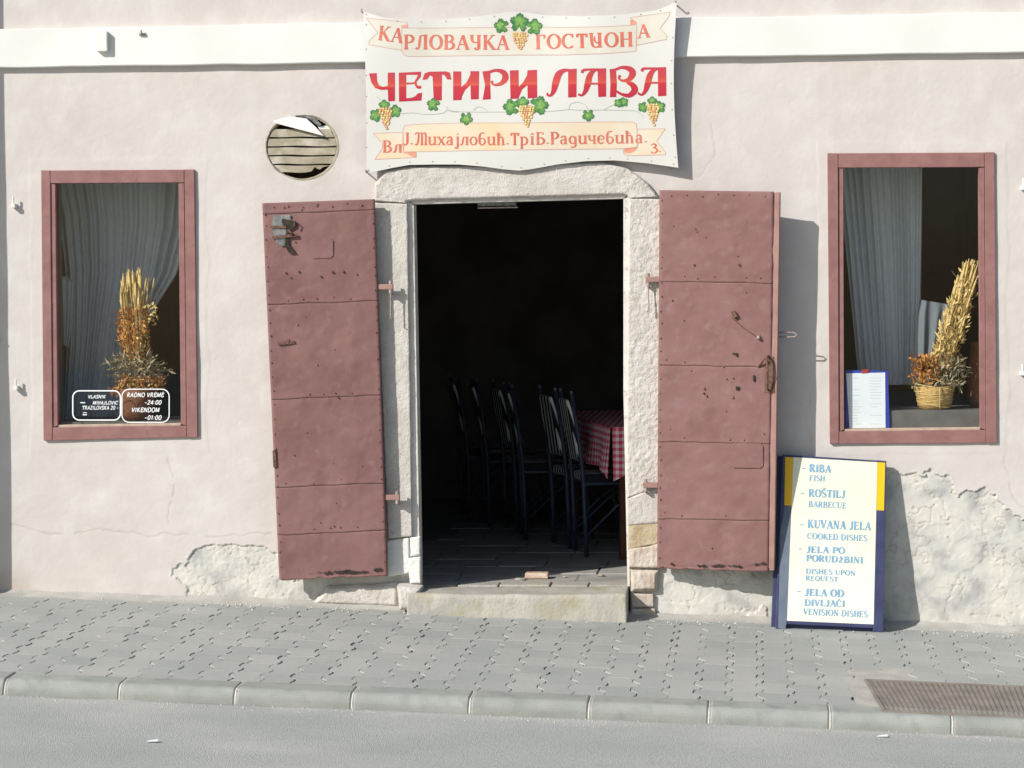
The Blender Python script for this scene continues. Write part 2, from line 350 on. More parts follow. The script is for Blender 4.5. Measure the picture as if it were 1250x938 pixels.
for nm_, ar_ in (('dust', dust), ('grime', grime)):
    t_a = rd_.data.attributes.new(nm_, 'FLOAT', 'POINT'); t_a.data.foreach_set('value', np.concatenate([np.clip(ar_, 0, .9).ravel(), np.zeros(4)]).astype(np.float32))

# pavers
pw, pd = .137, .202
A = .017
def paver_outline(g, gy=None):
    gy = g if gy is None else gy
    ys = [(0, .45 * A), (.2, A), (.4, .85 * A), (.6, -.85 * A), (.8, -A), (1.0, -.45 * A)]
    L_ = [(-pw / 2 + g + o, pd * (t - .5) * (1 - 2 * gy / pd)) for t, o in ys]
    R_ = [(pw / 2 - g + o, pd * (t - .5) * (1 - 2 * gy / pd)) for t, o in ys]
    return R_ + L_[::-1]
def paver_mesh(dz=0):
    o1 = paver_outline(.0014); o2 = paver_outline(.0032, .0018); n_ = len(o1)
    V = [(x, y, -.02) for x, y in o1] + [(x, y, -.0035) for x, y in o1] + [(x, y, 0) for x, y in o2]
    Fc = [(i, (i + 1) % n_, n_ + (i + 1) % n_, n_ + i) for i in range(n_)] + [(n_ + i, n_ + (i + 1) % n_, 2 * n_ + (i + 1) % n_, 2 * n_ + i) for i in range(n_)] + [tuple(range(2 * n_, 3 * n_))]
    return V, Fc
pv = paver_mesh(); pme = mesh('paver', *pv, m_paver)
slots = []
grate_q = np.array([(1053, 823), (1330, 838), (1330, 890), (1068, 878)])
def inq(px, py, q):
    ins = True
    for i in range(4):
        a = q[i]; b = q[(i + 1) % 4]
        ins = ins and ((b[0] - a[0]) * (py - a[1]) - (b[1] - a[1]) * (px - a[0]) > 0)
    return ins
x0c = G(963, 800)[0]
for c in range(-95, 80):
    for r_ in range(0, 10):
        x = x0c + (c + .5) * pw; y = -KD + (r_ + .5) * pd
        px, py = proj((x, y, zp(x, y)))
        if inq(px, py, grate_q): continue
        slots.append((0 if -30 < px < 1280 and py > 735 else 1, y, abs(px - 625), x, px, py))
slots.sort(key=lambda t: (t[0], t[1], t[2]))
rot = Matrix(((1, 0, SX), (0, 1, SY), (0, 0, 1)))
Rm = Matrix((Vector((1, 0, SX)).normalized(), (Vector((0, 1, SY)) - Vector((1, 0, SX)) * SX * SY).normalized(), Vector(pn))).transposed()
rest = []
for i, (f_, y, dxx, x, px, py) in enumerate(slots):
    dz = random.uniform(-.0022, .0022)
    R_ = Matrix.Rotation(random.gauss(0, .006), 3, 'Z') @ Matrix.Rotation(random.gauss(0, .008), 3, 'X') @ Matrix.Rotation(random.gauss(0, .008), 3, 'Y')
    MM = (Rm @ R_)
    loc = Vector((x + random.gauss(0, .0016), y + random.gauss(0, .0012), zp(x, y) + dz))
    if i < 300:
        o = bpy.data.objects.new('paver', pme); COL.objects.link(o); o.parent = pave
        o.matrix_local = Matrix.Translation(loc - WL[pave]) @ MM.to_4x4()
    else:
        rest.append(([tuple(MM @ Vector(v) + loc) for v in pv[0]], pv[1]))
obj('paver_field', join(rest), m_paver, pave, kind='stuff')
# cement margin and mortar fillet at the wall foot
def fillet():
    X = np.linspace(W(-60, 727)[0], W(1320, 772)[0], 420); prof = [(0.004, .022), (-.010, .018), (-.026, .008), (-.06, .002), (-.10, -.006)]
    V = []
    for y_, z_ in prof:
        for x in X:
            nn = float(fbm(np.array(x * 9), np.array(y_ * 30), 3, 4)); V.append((x, y_ + nn * .02 * (y_ < -.005), zp(x, y_) + z_ * (1 + .5 * nn) + .002))
    return V, gridF(len(X), len(prof))
obj('mortar_margin', fillet(), m_margin, pave, smooth=True)

# kerb
kerb = obj('kerb', sheet(-14, 12, yk + .01, -KD - .002, -.10), m_mortar, kind='structure')
def kerb_stone_mesh(Lh):
    prof = [(0.0, -.12), (0.0, -.004), (-.004, 0)] + [(-KW + .045 - .045 * math.sin(t), -.045 + .045 * math.cos(t)) for t in np.linspace(.15, 1.45, 6)] + [(-KW - .004, -KERBH - .03)]
    xs = [-Lh, -Lh + .006] + list(np.linspace(-Lh + .02, Lh - .02, 5)) + [Lh - .006, Lh] if Lh > .05 else [-Lh, 0, Lh]
    V = []; n_ = len(prof)
    for i, x in enumerate(xs):
        e_ = 1 if i in (0, len(xs) - 1) else 0
        for (y, z) in prof: V.append((x, y + e_ * .004 * (1 if y < -.02 else 0), z - e_ * .004 * (z > -.06)))
    Fc = [(i * n_ + j, i * n_ + j + 1, (i + 1) * n_ + j + 1, (i + 1) * n_ + j) for i in range(len(xs) - 1) for j in range(n_ - 1)]
    Fc += [tuple(range(n_)), tuple(range(len(V) - 1, len(V) - n_ - 1, -1))]
    return V, Fc
jx = [3, 147, 288, 433, 577, 722, 869, 1016, 1165]
kx = [G(a, b)[0] for a, b in zip(jx, np.linspace(832, 880, 9))]
step = (kx[-1] - kx[0]) / 8
kme = mesh('kerb_stone', *kerb_stone_mesh(step / 2 - .006), m_kerb)
_t = kme.attributes.new('dirt', 'FLOAT', 'POINT'); _t.data.foreach_set('value', np.array([.85 * min(1, max(0, (-v.co.z - .038) / .02)) if v.co.y < -.1 else (.25 if v.co.y > -.01 else 0) for v in kme.vertices], np.float32))
_n = m_kerb.node_tree; _a = _n.nodes.new('ShaderNodeAttribute'); _a.attribute_name = 'dirt'
_z = _n.nodes.new('ShaderNodeTexNoise'); _z.inputs['Scale'].default_value = 8; _g = _n.nodes.new('ShaderNodeNewGeometry'); _n.links.new(_g.outputs['Position'], _z.inputs['Vector'])
_m = _n.nodes.new('ShaderNodeMath'); _m.operation = 'MULTIPLY'; _n.links.new(_a.outputs['Fac'], _m.inputs[0]); _n.links.new(_z.outputs[0], _m.inputs[1])
mixin(m_kerb, _m.outputs[0], C(.17, .15, .11))
_o = _n.nodes.new('ShaderNodeObjectInfo'); _r = _n.nodes.new('ShaderNodeMapRange'); _r.inputs[3].default_value = 0; _r.inputs[4].default_value = .35; _n.links.new(_o.outputs['Random'], _r.inputs[0]); mixin(m_kerb, _r.outputs[0], C(.26, .26, .235))
for i in range(-14, 20):
    x = kx[0] + (i + .5) * step
    o = bpy.data.objects.new('kerb_stone', kme); COL.objects.link(o); o.parent = kerb
    loc = Vector((x, -KD - .003, zp(x, -KD) + random.uniform(-.002, .003)))
    o.matrix_local = Matrix.Translation(loc - WL[kerb]) @ Rm.to_4x4()
# mortar in the kerb joints
mV, mF = kerb_stone_mesh(.0085); mj = []
for i in range(-14, 21):
    x = kx[0] + i * step
    mj.append(([tuple((Rm.to_4x4() @ Vector((v[0], v[1] * .985 - .001, v[2] - .0022 - .002 * random.random()))) + Vector((x, -KD - .003, zp(x, -KD)))) for v in mV], mF))
obj('kerb_mortar', join(mj), m_mortar, kerb, kind='stuff')

# drain grate
gq = [G(1057, 830, .003), G(1290, 840, .003), G(1300, 878, .003), G(1079, 868, .003)]
gt = empty('drain_grate', tuple(np.mean(gq, 0)), 'long rusty cast iron drain grate with slanted bars set beside the kerb', 'drain grate')
def quadpt(q, u, v): return (q[0] * (1 - u) + q[1] * u) * (1 - v) + (q[3] * (1 - u) + q[2] * u) * v
for (u0_, v0_, u1_, v1_) in ((0, 0, 1, 0), (0, 1, 1, 1), (0, 0, 0, 1), (1, 0, 1, 1)):
    a = quadpt(gq, u0_, v0_); b = quadpt(gq, u1_, v1_); d = b - a; d /= np.linalg.norm(d); nn = np.cross(d, pn) * .009
    V = [a - nn, a + nn, b + nn, b - nn]; V = [v + pn * .003 for v in V] + [v - pn * .03 for v in V]
    obj('frame_bar', (V, [(0, 1, 2, 3), (7, 6, 5, 4), (0, 4, 5, 1), (1, 5, 6, 2), (2, 6, 7, 3), (3, 7, 4, 0)]), m_grate, gt, bevel=.002)
cq = [G(1024, 812, -.0015), G(1330, 829, -.0015), G(1330, 893, -.0015), G(1042, 869, -.0015)]; cq[2] = np.array([cq[2][0], -KD + .002, zp(cq[2][0], -KD) - .0015]); cq[3] = np.array([cq[3][0] + .02, -KD + .002, zp(cq[3][0], -KD) - .0015])
obj('cement_collar', ([tuple(q) for q in cq] + [tuple(q - pn * .004) for q in gq], [(0, 1, 5, 4), (1, 2, 6, 5), (2, 3, 7, 6), (3, 0, 4, 7)]), m_margin, pave)
obj('sump_bed', ([tuple(quadpt(gq, u, v) - pn * .0045) for u, v in ((0, 0), (1, 0), (1, 1), (0, 1))], [(0, 1, 2, 3)]), m_grate, gt)
nb = 34
bme = None
for i in range(nb):
    u = (i + .8) / (nb + .6); a = quadpt(gq, u - .006, .02); b = quadpt(gq, u + .006, .98); d = b - a; L_ = np.linalg.norm(d); d /= L_; nn = np.cross(d, pn)
    if bme is None:
        bx_ = box(-.0055, .0055, -L_ / 2, L_ / 2, -.02, .0); bme = mesh('grate_bar', *bx_, m_grate)
    o = bpy.data.objects.new('grate_bar', bme); COL.objects.link(o); o.parent = gt
    o.matrix_local = Matrix.Translation(Vector((a + b) / 2) - WL[gt]) @ Matrix((Vector(nn), Vector(d), Vector(pn))).transposed().to_4x4()

# ------------------------------------------------------------------ the building
bld = empty('restaurant_building', (W(635, 750)[0], 0, zb(W(635, 750)[0])), 'low restaurant house with pale pink plaster, white string course and one open doorway', 'building')
LO = [(50, 208), (237, 207), (241, 534), (53, 538)]; LI = [(67, 225), (218, 224), (221, 517), (70, 519)]
RO_ = [(1010, 187), (1214, 186), (1217, 541), (1013, 542)]; RI = [(1029, 206), (1195, 205), (1197, 522), (1030, 524)]
DO = [(500, 244), (765, 238), (770, 800), (508, 800)]
def inpoly(px, py, q, grow=0):
    q = np.array(q, float); c = q.mean(0); q = c + (q - c) * (1 + grow / np.abs(q - c).mean()); r_ = np.ones_like(px, bool)
    for i in range(len(q)):
        a = q[i]; b = q[(i + 1) % len(q)]; r_ &= ((b[0] - a[0]) * (py - a[1]) - (b[1] - a[1]) * (px - a[0]) > 0)
    return r_
xl, xr = W(-40, 400)[0], W(1290, 400)[0]; zt, zl = W(600, -30)[2], zb(xr) - .15
xs = np.concatenate([np.linspace(-11, xl, 12)[:-1], np.arange(xl, xr, .0050), np.linspace(xr, 7, 12)[1:]])
zs = np.concatenate([np.linspace(-.9, zl, 5)[:-1], np.arange(zl, zl + 1.05, .0046), np.arange(zl + 1.0546, zt, .0088), np.linspace(zt, 6.4, 8)[1:]])
XX, ZZ = np.meshgrid(xs, zs); P = np.stack([XX, np.zeros_like(XX), ZZ], -1); px, py = proj(P)
nz = fbm(XX * 5, ZZ * 5, 5, 21)
def ell(cx, cy, rx, ry): return 1 - ((px - cx) / rx) ** 2 - ((py - cy) / ry) ** 2
f_ = -9 * np.ones_like(px)
for e_ in ((268, 700, 62, 34), (318, 700, 50, 34), (300, 722, 80, 20), (425, 724, 95, 26), (865, 726, 95, 40), (1120, 640, 62, 62), (1120, 715, 85, 75), (1185, 690, 88, 88), (1240, 735, 80, 66), (1195, 622, 34, 24), (1090, 590, 16, 14), (950, 700, 70, 60)):
    f_ = np.maximum(f_, ell(*e_))
f_ = f_ + nz * .7 + fbm(XX * 15, ZZ * 15, 4, 27) * .45
f_ = f_ + .10 * fbm(XX * 30, ZZ * 30, 3, 23); peel = sstep(f_, .02, .035)
n2 = fbm(XX * 38, ZZ * 38, 4, 31); n3 = fbm(XX * 12, ZZ * 12, 3, 41)
def rectd(q):
    q = np.array(q, float); return np.maximum(np.maximum(q[:, 0].min() - px, px - q[:, 0].max()), np.maximum(q[:, 1].min() - py, py - q[:, 1].max()))
fr_ = np.minimum(rectd(LO), rectd(RO_)); patchw = sstep(14 + 5 * fbm(XX * 6, ZZ * 6, 3, 43) - fr_, 0, 3)
crack = np.exp(-(fbm(XX * 7, ZZ * 7, 4, 51) / .014) ** 2) * peel
edge = np.exp(-((f_ + .01) / .02) ** 2)
h = fbm(XX * 1.3, ZZ * 1.3, 3, 11) * .006 + fbm(XX * 5, ZZ * 7, 4, 12) * .0022 + fbm(XX * 22, ZZ * 22, 3, 13) * .0006
rough = np.clip(1.2 - np.abs(px - 330) / 260, .25, .8)
terr = sstep(fbm(XX * 8, ZZ * 8, 5, 91), .02, .05) + sstep(fbm(XX * 6, ZZ * 9, 5, 93), .1, .13)
h += -peel * .0016 * terr + patchw * .0011
h += peel * (-.0062 + (fbm(XX * 60, ZZ * 60, 3, 31) * .0022 + n2 * .0012) * rough + n3 * .0022) - crack * .0042 + edge * .0022
P[..., 1] = -h
stain = np.clip(sstep(py, 640, 745) * (.25 + .6 * fbm(XX * 3, ZZ * 6, 4, 61)), 0, .45) * (1 - peel) + .75 * crack + .45 * sstep(.35 - np.hypot((px - 3) / 60, (py - 722) / 45) * .35, .0, .3)
# soot around the vent
rv = np.hypot(px - 368, (py - 180)); stain = np.maximum(stain, .35 * np.clip(1 - np.abs(rv - 46) / 22, 0, 1) * np.clip(.5 + fbm(XX * 9, ZZ * 9, 3, 71), 0, 1))
hair = np.zeros_like(px)
for (pts, w_) in (([(205, 640), (212, 600), (206, 560)], .9), ([(440, 95), (452, 130), (447, 175)], .9), ([(850, 215), (872, 190), (868, 150)], .8), ([(1000, 560), (985, 520), (990, 480)], .8), ([(10, 640), (60, 652), (130, 648), (215, 655), (330, 652)], 1.0), ([(1225, 560), (1232, 600), (1250, 620)], .8)):
    pts = np.array(pts, float)
    for a_, b_ in zip(pts[:-1], pts[1:]):
        d_ = b_ - a_; L2 = d_ @ d_; wx = px + 6 * fbm(XX * 11, ZZ * 11, 3, 77); wy = py + 6 * fbm(XX * 11, ZZ * 11, 3, 78)
        t_ = np.clip(((wx - a_[0]) * d_[0] + (wy - a_[1]) * d_[1]) / L2, 0, 1); hair = np.maximum(hair, np.exp(-(np.hypot(wx - a_[0] - t_ * d_[0], wy - a_[1] - t_ * d_[1]) / 1.1) ** 2) * w_ * (fbm(XX * 20, ZZ * 20, 2, 79) > -.35))
P[..., 1] += hair * .0016
drip = np.clip(fbm(XX * 13, ZZ * .7, 4, 81) - .12, 0, 1) * np.clip(1 - (py - 80) / 420, 0, 1) * (py > 70) * .9
splash = np.clip((py - 700) / 60, 0, 1) * np.clip(.35 + fbm(XX * 5, ZZ * 9, 4, 83), 0, 1) * .55
stain = np.clip(np.maximum(np.maximum(stain, hair * .5), np.maximum(drip * .28, splash * (1 - .6 * peel))), 0, .9)
nxs, nzs = len(xs), len(zs)
ii, jj = np.meshgrid(np.arange(nxs - 1), np.arange(nzs - 1)); a = (jj * nxs + ii).ravel()
cx = (px[:-1, :-1] + px[1:, 1:]).ravel() / 2; cy = (py[:-1, :-1] + py[1:, 1:]).ravel() / 2
keep = ~(inpoly(cx, cy, LO, -9) | inpoly(cx, cy, RO_, -9) | inpoly(cx, cy, DO, 0) | (np.hypot((cx - 368) / 44, (cy - 180) / 39) < 1))
a = a[keep]; quads = np.stack([a, a + 1, a + nxs + 1, a + nxs], 1)
me = bpy.data.meshes.new('facade_wall'); me.vertices.add(nxs * nzs); Pl = P.reshape(-1, 3) - np.array(WL[bld]); me.vertices.foreach_set('co', Pl.ravel())
me.loops.add(quads.size); me.loops.foreach_set('vertex_index', quads.ravel().astype(np.int32)); me.polygons.add(len(quads))
me.polygons.foreach_set('loop_start', (np.arange(len(quads)) * 4).astype(np.int32)); me.polygons.foreach_set('loop_total', np.full(len(quads), 4, np.int32)); me.update(calc_edges=True)
for nm, ar in (('peel', peel), ('stain', stain)):
    t = me.attributes.new(nm, 'FLOAT', 'POINT'); t.data.foreach_set('value', ar.ravel().astype(np.float32))
me.materials.append(m_wall); me.shade_smooth()
fo = bpy.data.objects.new('facade_wall', me); COL.objects.link(fo); fo.parent = bld
# string course
def bandmesh():
    a = resample([(-500, 38.5), (0, 35), (440, 27), (840, 21), (1250, 14), (1900, 4)], 260); b = resample([(-500, 88), (0, 83), (440, 77), (840, 70), (1250, 64), (1900, 54)], 260)
    V = []
    prof = [(0, 0, 0), (0, .022, .003), (0.0, .0245, .006), (1, .0245, -.006), (1, .0225, -.002), (1, 0, 0)]
    for t, s, dz in prof:
        for k in range(260):
            p = a[k] * (1 - t) + b[k] * t; q = W(p[0], p[1], .040); nn = float(fbm(np.array(q[0] * 4), np.array(t * 3.), 3, 5))
            V.append((q[0], -s * 1.6 - .0015 * nn * (s > 0), q[2] - dz + nn * .0035))
    return V, gridF(260, len(prof))
obj('string_course', bandmesh(), m_band, bld, label='white painted horizontal band above the windows')
# room behind the facade
ZF = float(W(635, 725, .19)[2]); zc_ = ZF + 2.75
rx0, rx1, ry1 = W(10, 400)[0] - .1, W(1250, 400)[0] + .1, 5.2
room = [([(rx0, .06, ZF - 1), (rx0, ry1, ZF - 1), (rx0, ry1, zc_), (rx0, .06, zc_)], [(0, 1, 2, 3)]), ([(rx1, .06, ZF - 1), (rx1, ry1, ZF - 1), (rx1, ry1, zc_), (rx1, .06, zc_)], [(3, 2, 1, 0)]),
        ([(rx0, ry1, ZF - 1), (rx1, ry1, ZF - 1), (rx1, ry1, zc_), (rx0, ry1, zc_)], [(0, 1, 2, 3)]), ([(rx0, .06, zc_), (rx1, .06, zc_), (rx1, ry1, zc_), (rx0, ry1, zc_)], [(0, 1, 2, 3)])]
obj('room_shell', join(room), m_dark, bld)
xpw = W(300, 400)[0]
obj('sun_block_wall', box(xpw - .1, xpw, .08, 1.9, ZF - 1, zc_ - .002), m_dark, bld)  # unseen wall added to stop sun from the left window reaching the floor
obj('building_body', join([box(-11, 7, .06, .30, 4.2, 6.38), box(-11, -10.8, .02, 8, -.9, 6.38), box(6.8, 7, .02, 8, -.9, 6.38), box(-11, 7, 8, 8.2, -.9, 6.38), box(-11.2, 7.2, -.25, 8.4, 6.4, 6.6)]), m_band, bld)
# inner wall lining (thick wall, splayed openings)
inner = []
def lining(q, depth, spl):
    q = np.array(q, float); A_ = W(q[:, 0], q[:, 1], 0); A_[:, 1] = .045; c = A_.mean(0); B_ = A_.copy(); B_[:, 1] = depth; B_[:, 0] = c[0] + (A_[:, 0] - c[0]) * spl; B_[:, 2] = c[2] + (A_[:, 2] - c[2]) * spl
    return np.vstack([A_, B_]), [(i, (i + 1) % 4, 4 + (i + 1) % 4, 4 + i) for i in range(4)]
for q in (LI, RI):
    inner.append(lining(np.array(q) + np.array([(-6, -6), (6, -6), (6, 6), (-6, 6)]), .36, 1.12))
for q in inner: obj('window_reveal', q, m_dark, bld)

# floor tiles inside
fl = empty('floor', (W(635, 724)[0], .6, ZF), parent=bld)
obj('floor_bed', ([(rx0, .13, ZF - .005), (rx1, .13, ZF - .005), (rx1, ry1, ZF - .005), (rx0, ry1, ZF - .005)], [(0, 1, 2, 3)]), m_joint, fl)
random.seed(3)
xx0, xx1 = W(480, 700)[0], W(800, 700)[0]
for r_ in range(9):
    y = .30 + r_ * .34; x = xx0 - random.uniform(0, .3)
    while x < xx1:
        w_ = random.uniform(.26, .44)
        z_ = ZF + random.uniform(-.003, .003)
        obj('floor_stone', box(x + .006, x + w_ - .006, y + .006, y + .334, z_ - .015, z_), m_floor, fl, bevel=.005); x += w_
# threshold: worn step slab, uneven inner paving
def slab(top_px, zt_, yb, hgt, name, mt, seed, amp=.003, parent=bld, skew=0):
    x0, x1 = W(top_px[0], 724)[0], W(top_px[1], 724)[0]; nu = 110; nv = 30
    X = np.linspace(x0, x1, nu); yfr = -top_px[2]
    prof = [(yfr, -hgt), (yfr, -hgt * .8), (yfr, -hgt * .6), (yfr, -hgt * .4), (yfr, -hgt * .25), (yfr, -.02), (yfr + .004, -.009), (yfr + .011, -.003), (yfr + .02, 0)] + [(yfr + .02 + (yb - yfr - .02) * t, 0) for t in np.linspace(.06, 1, 16)] + [(yb, -hgt)]
    V = []
    for k, (y, z) in enumerate(prof):
        nn = fbm(X * 8, np.full(nu, y * 8 + z * 8), 4, seed) * amp + fbm(X * 40, np.full(nu, y * 40 + z * 40), 3, seed + 2) * amp * .5
        sag = .006 * (1 - ((X - X.mean()) / (x1 - x0) * 2) ** 2)
        for i in range(nu): V.append((X[i], y + (nn[i] if z < 0 else 0) * 2.2, zt_ + z + (nn[i] - sag[i]) * (z > -.05)))
    V = np.array(V); Fc = gridF(nu, len(prof)); m_ = len(prof)
    Fc += [tuple(k * nu for k in range(m_)), tuple(k * nu + nu - 1 for k in range(m_ - 1, -1, -1))]
    return obj(name, (V, Fc), mt, parent, smooth=True)
slab((503, 767, .19), ZF, .12, .16, 'doorstep', m_step, 5)
random.seed(11); x = xx0 + .02
for w_ in (.30, .22, .27, .2, .24):
    obj('threshold_stone', box(x, x + w_ - .01, .127, .292, ZF - .02, ZF + random.uniform(-.002, .006)), m_step, bld, bevel=.006); x += w_
th_e = W(768, 724)[0]
# rubble on the step
bp_ = PL(np.array(656.), np.array(706.), np.array([0, 0, ZF]), np.array([0, 0, 1.]))
bb = box(bp_[0] - .065, bp_[0] + .06, bp_[1] - .03, bp_[1] + .05, ZF, ZF + .03)
obj('brick_fragment', bb, m_brick, None, 'small broken brick piece lying on the doorstep', 'brick', bevel=.008)
random.seed(5)
for (qx, qy, sz, pl3) in ((633, 708, .012, 'stone crumb left of the brick fragment on the doorstep'), (690, 705, .010, 'stone crumb close to the right of the brick fragment'), (734, 704, .014, 'largest stone crumb near the right end of the doorstep')):
    q = PL(np.array(float(qx)), np.array(float(qy)), np.array([0, 0, ZF]), np.array([0, 0, 1.]))
    bm = bmesh.new(); bmesh.ops.create_icosphere(bm, subdivisions=1, radius=sz)
    for v in bm.verts: v.co = Vector((v.co.x * 1.7, v.co.y, v.co.z * .6)) * random.uniform(.8, 1.2)
    V = [tuple(v.co + Vector((q[0], q[1], ZF + sz * .4))) for v in bm.verts]; Fc = [tuple(v.index for v in f.verts) for f in bm.faces]; bm.free()
    obj('pebble', (V, Fc), m_step, None, pl3, 'pebble', 'stone crumbs on the doorstep')

# door surround
ds = empty('door_surround', tuple(W(635, 220)), parent=bld)
lt = [(456, 246), (457, 224), (471, 208), (500, 203), (600, 201), (735, 197), (768, 206), (788, 221), (804, 241)]
lb = [(497, 248), (497, 247), (498, 246), (510, 245), (620, 242), (735, 239), (760, 238), (765, 239), (768, 242)]
def sub(pl_2, a, b): 
    t = np.linspace(a, b, 60); pl2 = np.array(pl_2, float); return [(np.interp(q, range(len(pl2)), pl2[:, 0]), np.interp(q, range(len(pl2)), pl2[:, 1])) for q in t]
obj('stone_block', patch(sub(lt, 0, 8), sub(lb, 0, 8), 300, 46, .034, .0075, .012, seed=1), m_stone, ds, smooth=True)
def jamb(q, s, mt, seed, nu=46, nv=None, amp=.0065, label=None, rnd=.005, back=0):
    nv = nv or max(10, int((q[3][1] - q[0][1]) / 1.25)); o = obj('stone_block', patch([q[0], q[1]], [q[3], q[2]], nu, nv, s, amp, rnd, seed=seed, back=back), mt, ds, smooth=True)
    if label: o['label'] = label
    return o
jamb([(456, 247), (497, 249), (503, 655), (474, 658)], .031, m_stone, 3, amp=.005)
jamb([(472, 660), (499, 657), (500, 700), (474, 704)], .026, m_band, 5, amp=.004, label='white painted lower jamb stone with a cracked edge')
jamb([(500, 657), (513, 655), (513, 678), (501, 680)], .03, m_band, 6, 14, amp=.006, rnd=.006)
jamb([(498, 682), (513, 680), (514, 712), (500, 713)], .03, m_band, 7, 14, amp=.007, rnd=.006)
jamb([(768, 243), (810, 243), (806, 592), (765, 609)], .032, m_stone, 8, amp=.010)
jamb([(765, 609.6), (807, 592.6), (806, 639), (766, 642)], .031, m_stone, 10, amp=.007)
jamb([(766, 641), (806, 638), (806, 664), (767, 671)], .026, m_stoney, 11, amp=.007, label='bare yellow sandstone patch in the right jamb')
jamb([(767, 671), (806, 664), (805, 694), (768, 693)], .031, m_stonep, 12, amp=.009)
jamb([(769, 696), (803, 697), (802, 722), (771, 723)], .034, m_stonep, 13, amp=.008, label='rounded pink sandstone block at the foot of the right jamb', rnd=.018)
jamb([(770, 725), (798, 725), (798, 741), (771, 742)], .016, m_stonep, 14, amp=.006)
jamb([(771, 743.5), (800, 743.5), (800, 752), (769, 752)], .02, m_stonep, 15, 24, 10, amp=.006)
jamb([(484, 716), (512, 719), (511, 747), (487, 745)], .17, m_stone, 16, amp=.012, label='crumbling plaster lump at the left end of the doorstep', rnd=.02)
jamb([(400, 716), (486, 712), (488, 743), (380, 738)], .03, m_stone, 17, 60, 24, amp=.008, rnd=.02)
# inner frame strip, recessed
fr = empty('door_frame', tuple(W(635, 248)), parent=bld)
def strip(poly, sf, sb, mt=m_strip, parent=fr, name='frame_strip', bev=.003): return obj(name, prism(poly, sf, sb), mt, parent, bevel=bev)
strip([(496, 244), (505, 250), (509, 480), (513, 716), (500, 716), (499, 480)], .004, -.10)
strip([(761, 243), (770, 240), (768, 480), (769, 716), (766, 716), (761, 480)], .012, -.10)
strip([(496, 243), (770, 235), (761.5, 242.5), (505.5, 249.5)], .008, -.10)
obj('door_closer', prism([(583, 246), (630, 245), (630, 251), (583, 252)], -.10, -.14), m_galv, fr, bevel=.004)
obj('closer_arm', prism([(583, 253.5), (608, 253), (632, 252.5), (632, 254), (583, 255)], -.09, -.095), m_iron, fr)

# ------------------------------------------------------------------ windows
def window(OUT, INN, side):
    q = np.array(OUT, float); i_ = np.array(INN, float)
    wn = empty('window', tuple(W(*q.mean(0))), parent=bld)
    wf = empty('window_frame', tuple(W(*q.mean(0))), parent=wn)
    def mem(name, poly, sf=.018, sb=-.05, mt=m_frame, bev=.003):
        V, Fc = prism(poly, sf, sb)
        return obj(name, (V, Fc), mt, wf, bevel=bev)
    TLo, TRo, BRo, BLo = q; TL, TR, BR, BL = i_
    mem('stile', [TLo, (TL[0] - 6, TLo[1] + .3), (BL[0] - 6, BLo[1] - .5), BLo])
    mem('stile', [(TR[0] + 7, TRo[1]), TRo, BRo, (BR[0] + 7, BRo[1] + .3)])
    mem('rail', [(TL[0] - 5.6, TLo[1] + .3), (TR[0] + 6.6, TRo[1] + .3), (TR[0] + 6.6, TR[1] - 1), (TL[0] - 5.6, TL[1] - 1)], .0155)
    mem('rail', [(BL[0] - 5.6, BL[1] + 3), (BR[0] + 6.6, BR[1] + 3), (BR[0] + 6.6, BRo[1]), (BL[0] - 5.6, BLo[1])], .0155)
    mem('sash_bead', [(TL[0] - 5.5, TL[1] - .7), (TL[0] + .3, TL[1] + .5), (BL[0] + .3, BL[1] + 1), (BL[0] - 5.5, BL[1] + 2.8)], .010, bev=.0015)
    mem('sash_bead', [(TR[0] - .3, TR[1] + .5), (TR[0] + 6.4, TR[1] - .7), (BR[0] + 6.4, BR[1] + 2.8), (BR[0] - .3, BR[1] + 1)], .010, bev=.0015)
    mem('sash_bead', [(BL[0] + .5, BL[1]), (BR[0] - .5, BR[1]), (BR[0] - .5, BR[1] + 2.8), (BL[0] + .5, BL[1] + 2.8)], .004, mt=m_putty, bev=.0015)
    g = np.array([(TL[0] - 3, TL[1] - 3), (TR[0] + 3, TR[1] - 3), (BR[0] + 3, BR[1] + 3), (BL[0] - 3, BL[1] + 3)]); GV = W(g[:, 0], g[:, 1], 0); GV[:, 1] = .022
    obj('pane', (GV, [(0, 1, 2, 3)]), m_glass, wn)
    return wn
wL = window(LO, LI, 0); wR = window(RO_, RI, 1)
wL['label'] = 'left window with white opening hours stickers on the glass'; wR['label'] = 'right window with a menu sheet in its lower corner'
def sill(I, name, zoff, mt):
    a = W(I[3][0] - 8, I[3][1], 0); b = W(I[2][0] + 8, I[2][1], 0)
    return box(a[0], b[0], .05, .50, a[2] - .05, a[2] + zoff)
sL = obj('inner_sill', sill(LI, 's', .012, m_sill), m_sill, wL); sR = obj('inner_sill', sill(RI, 's', .09, m_sill), m_sill, wR, bevel=.006)
zsL = W(LI[3][0], LI[3][1], 0)[2] + .012; zsR = W(RI[3][0], RI[3][1], 0)[2] + .09

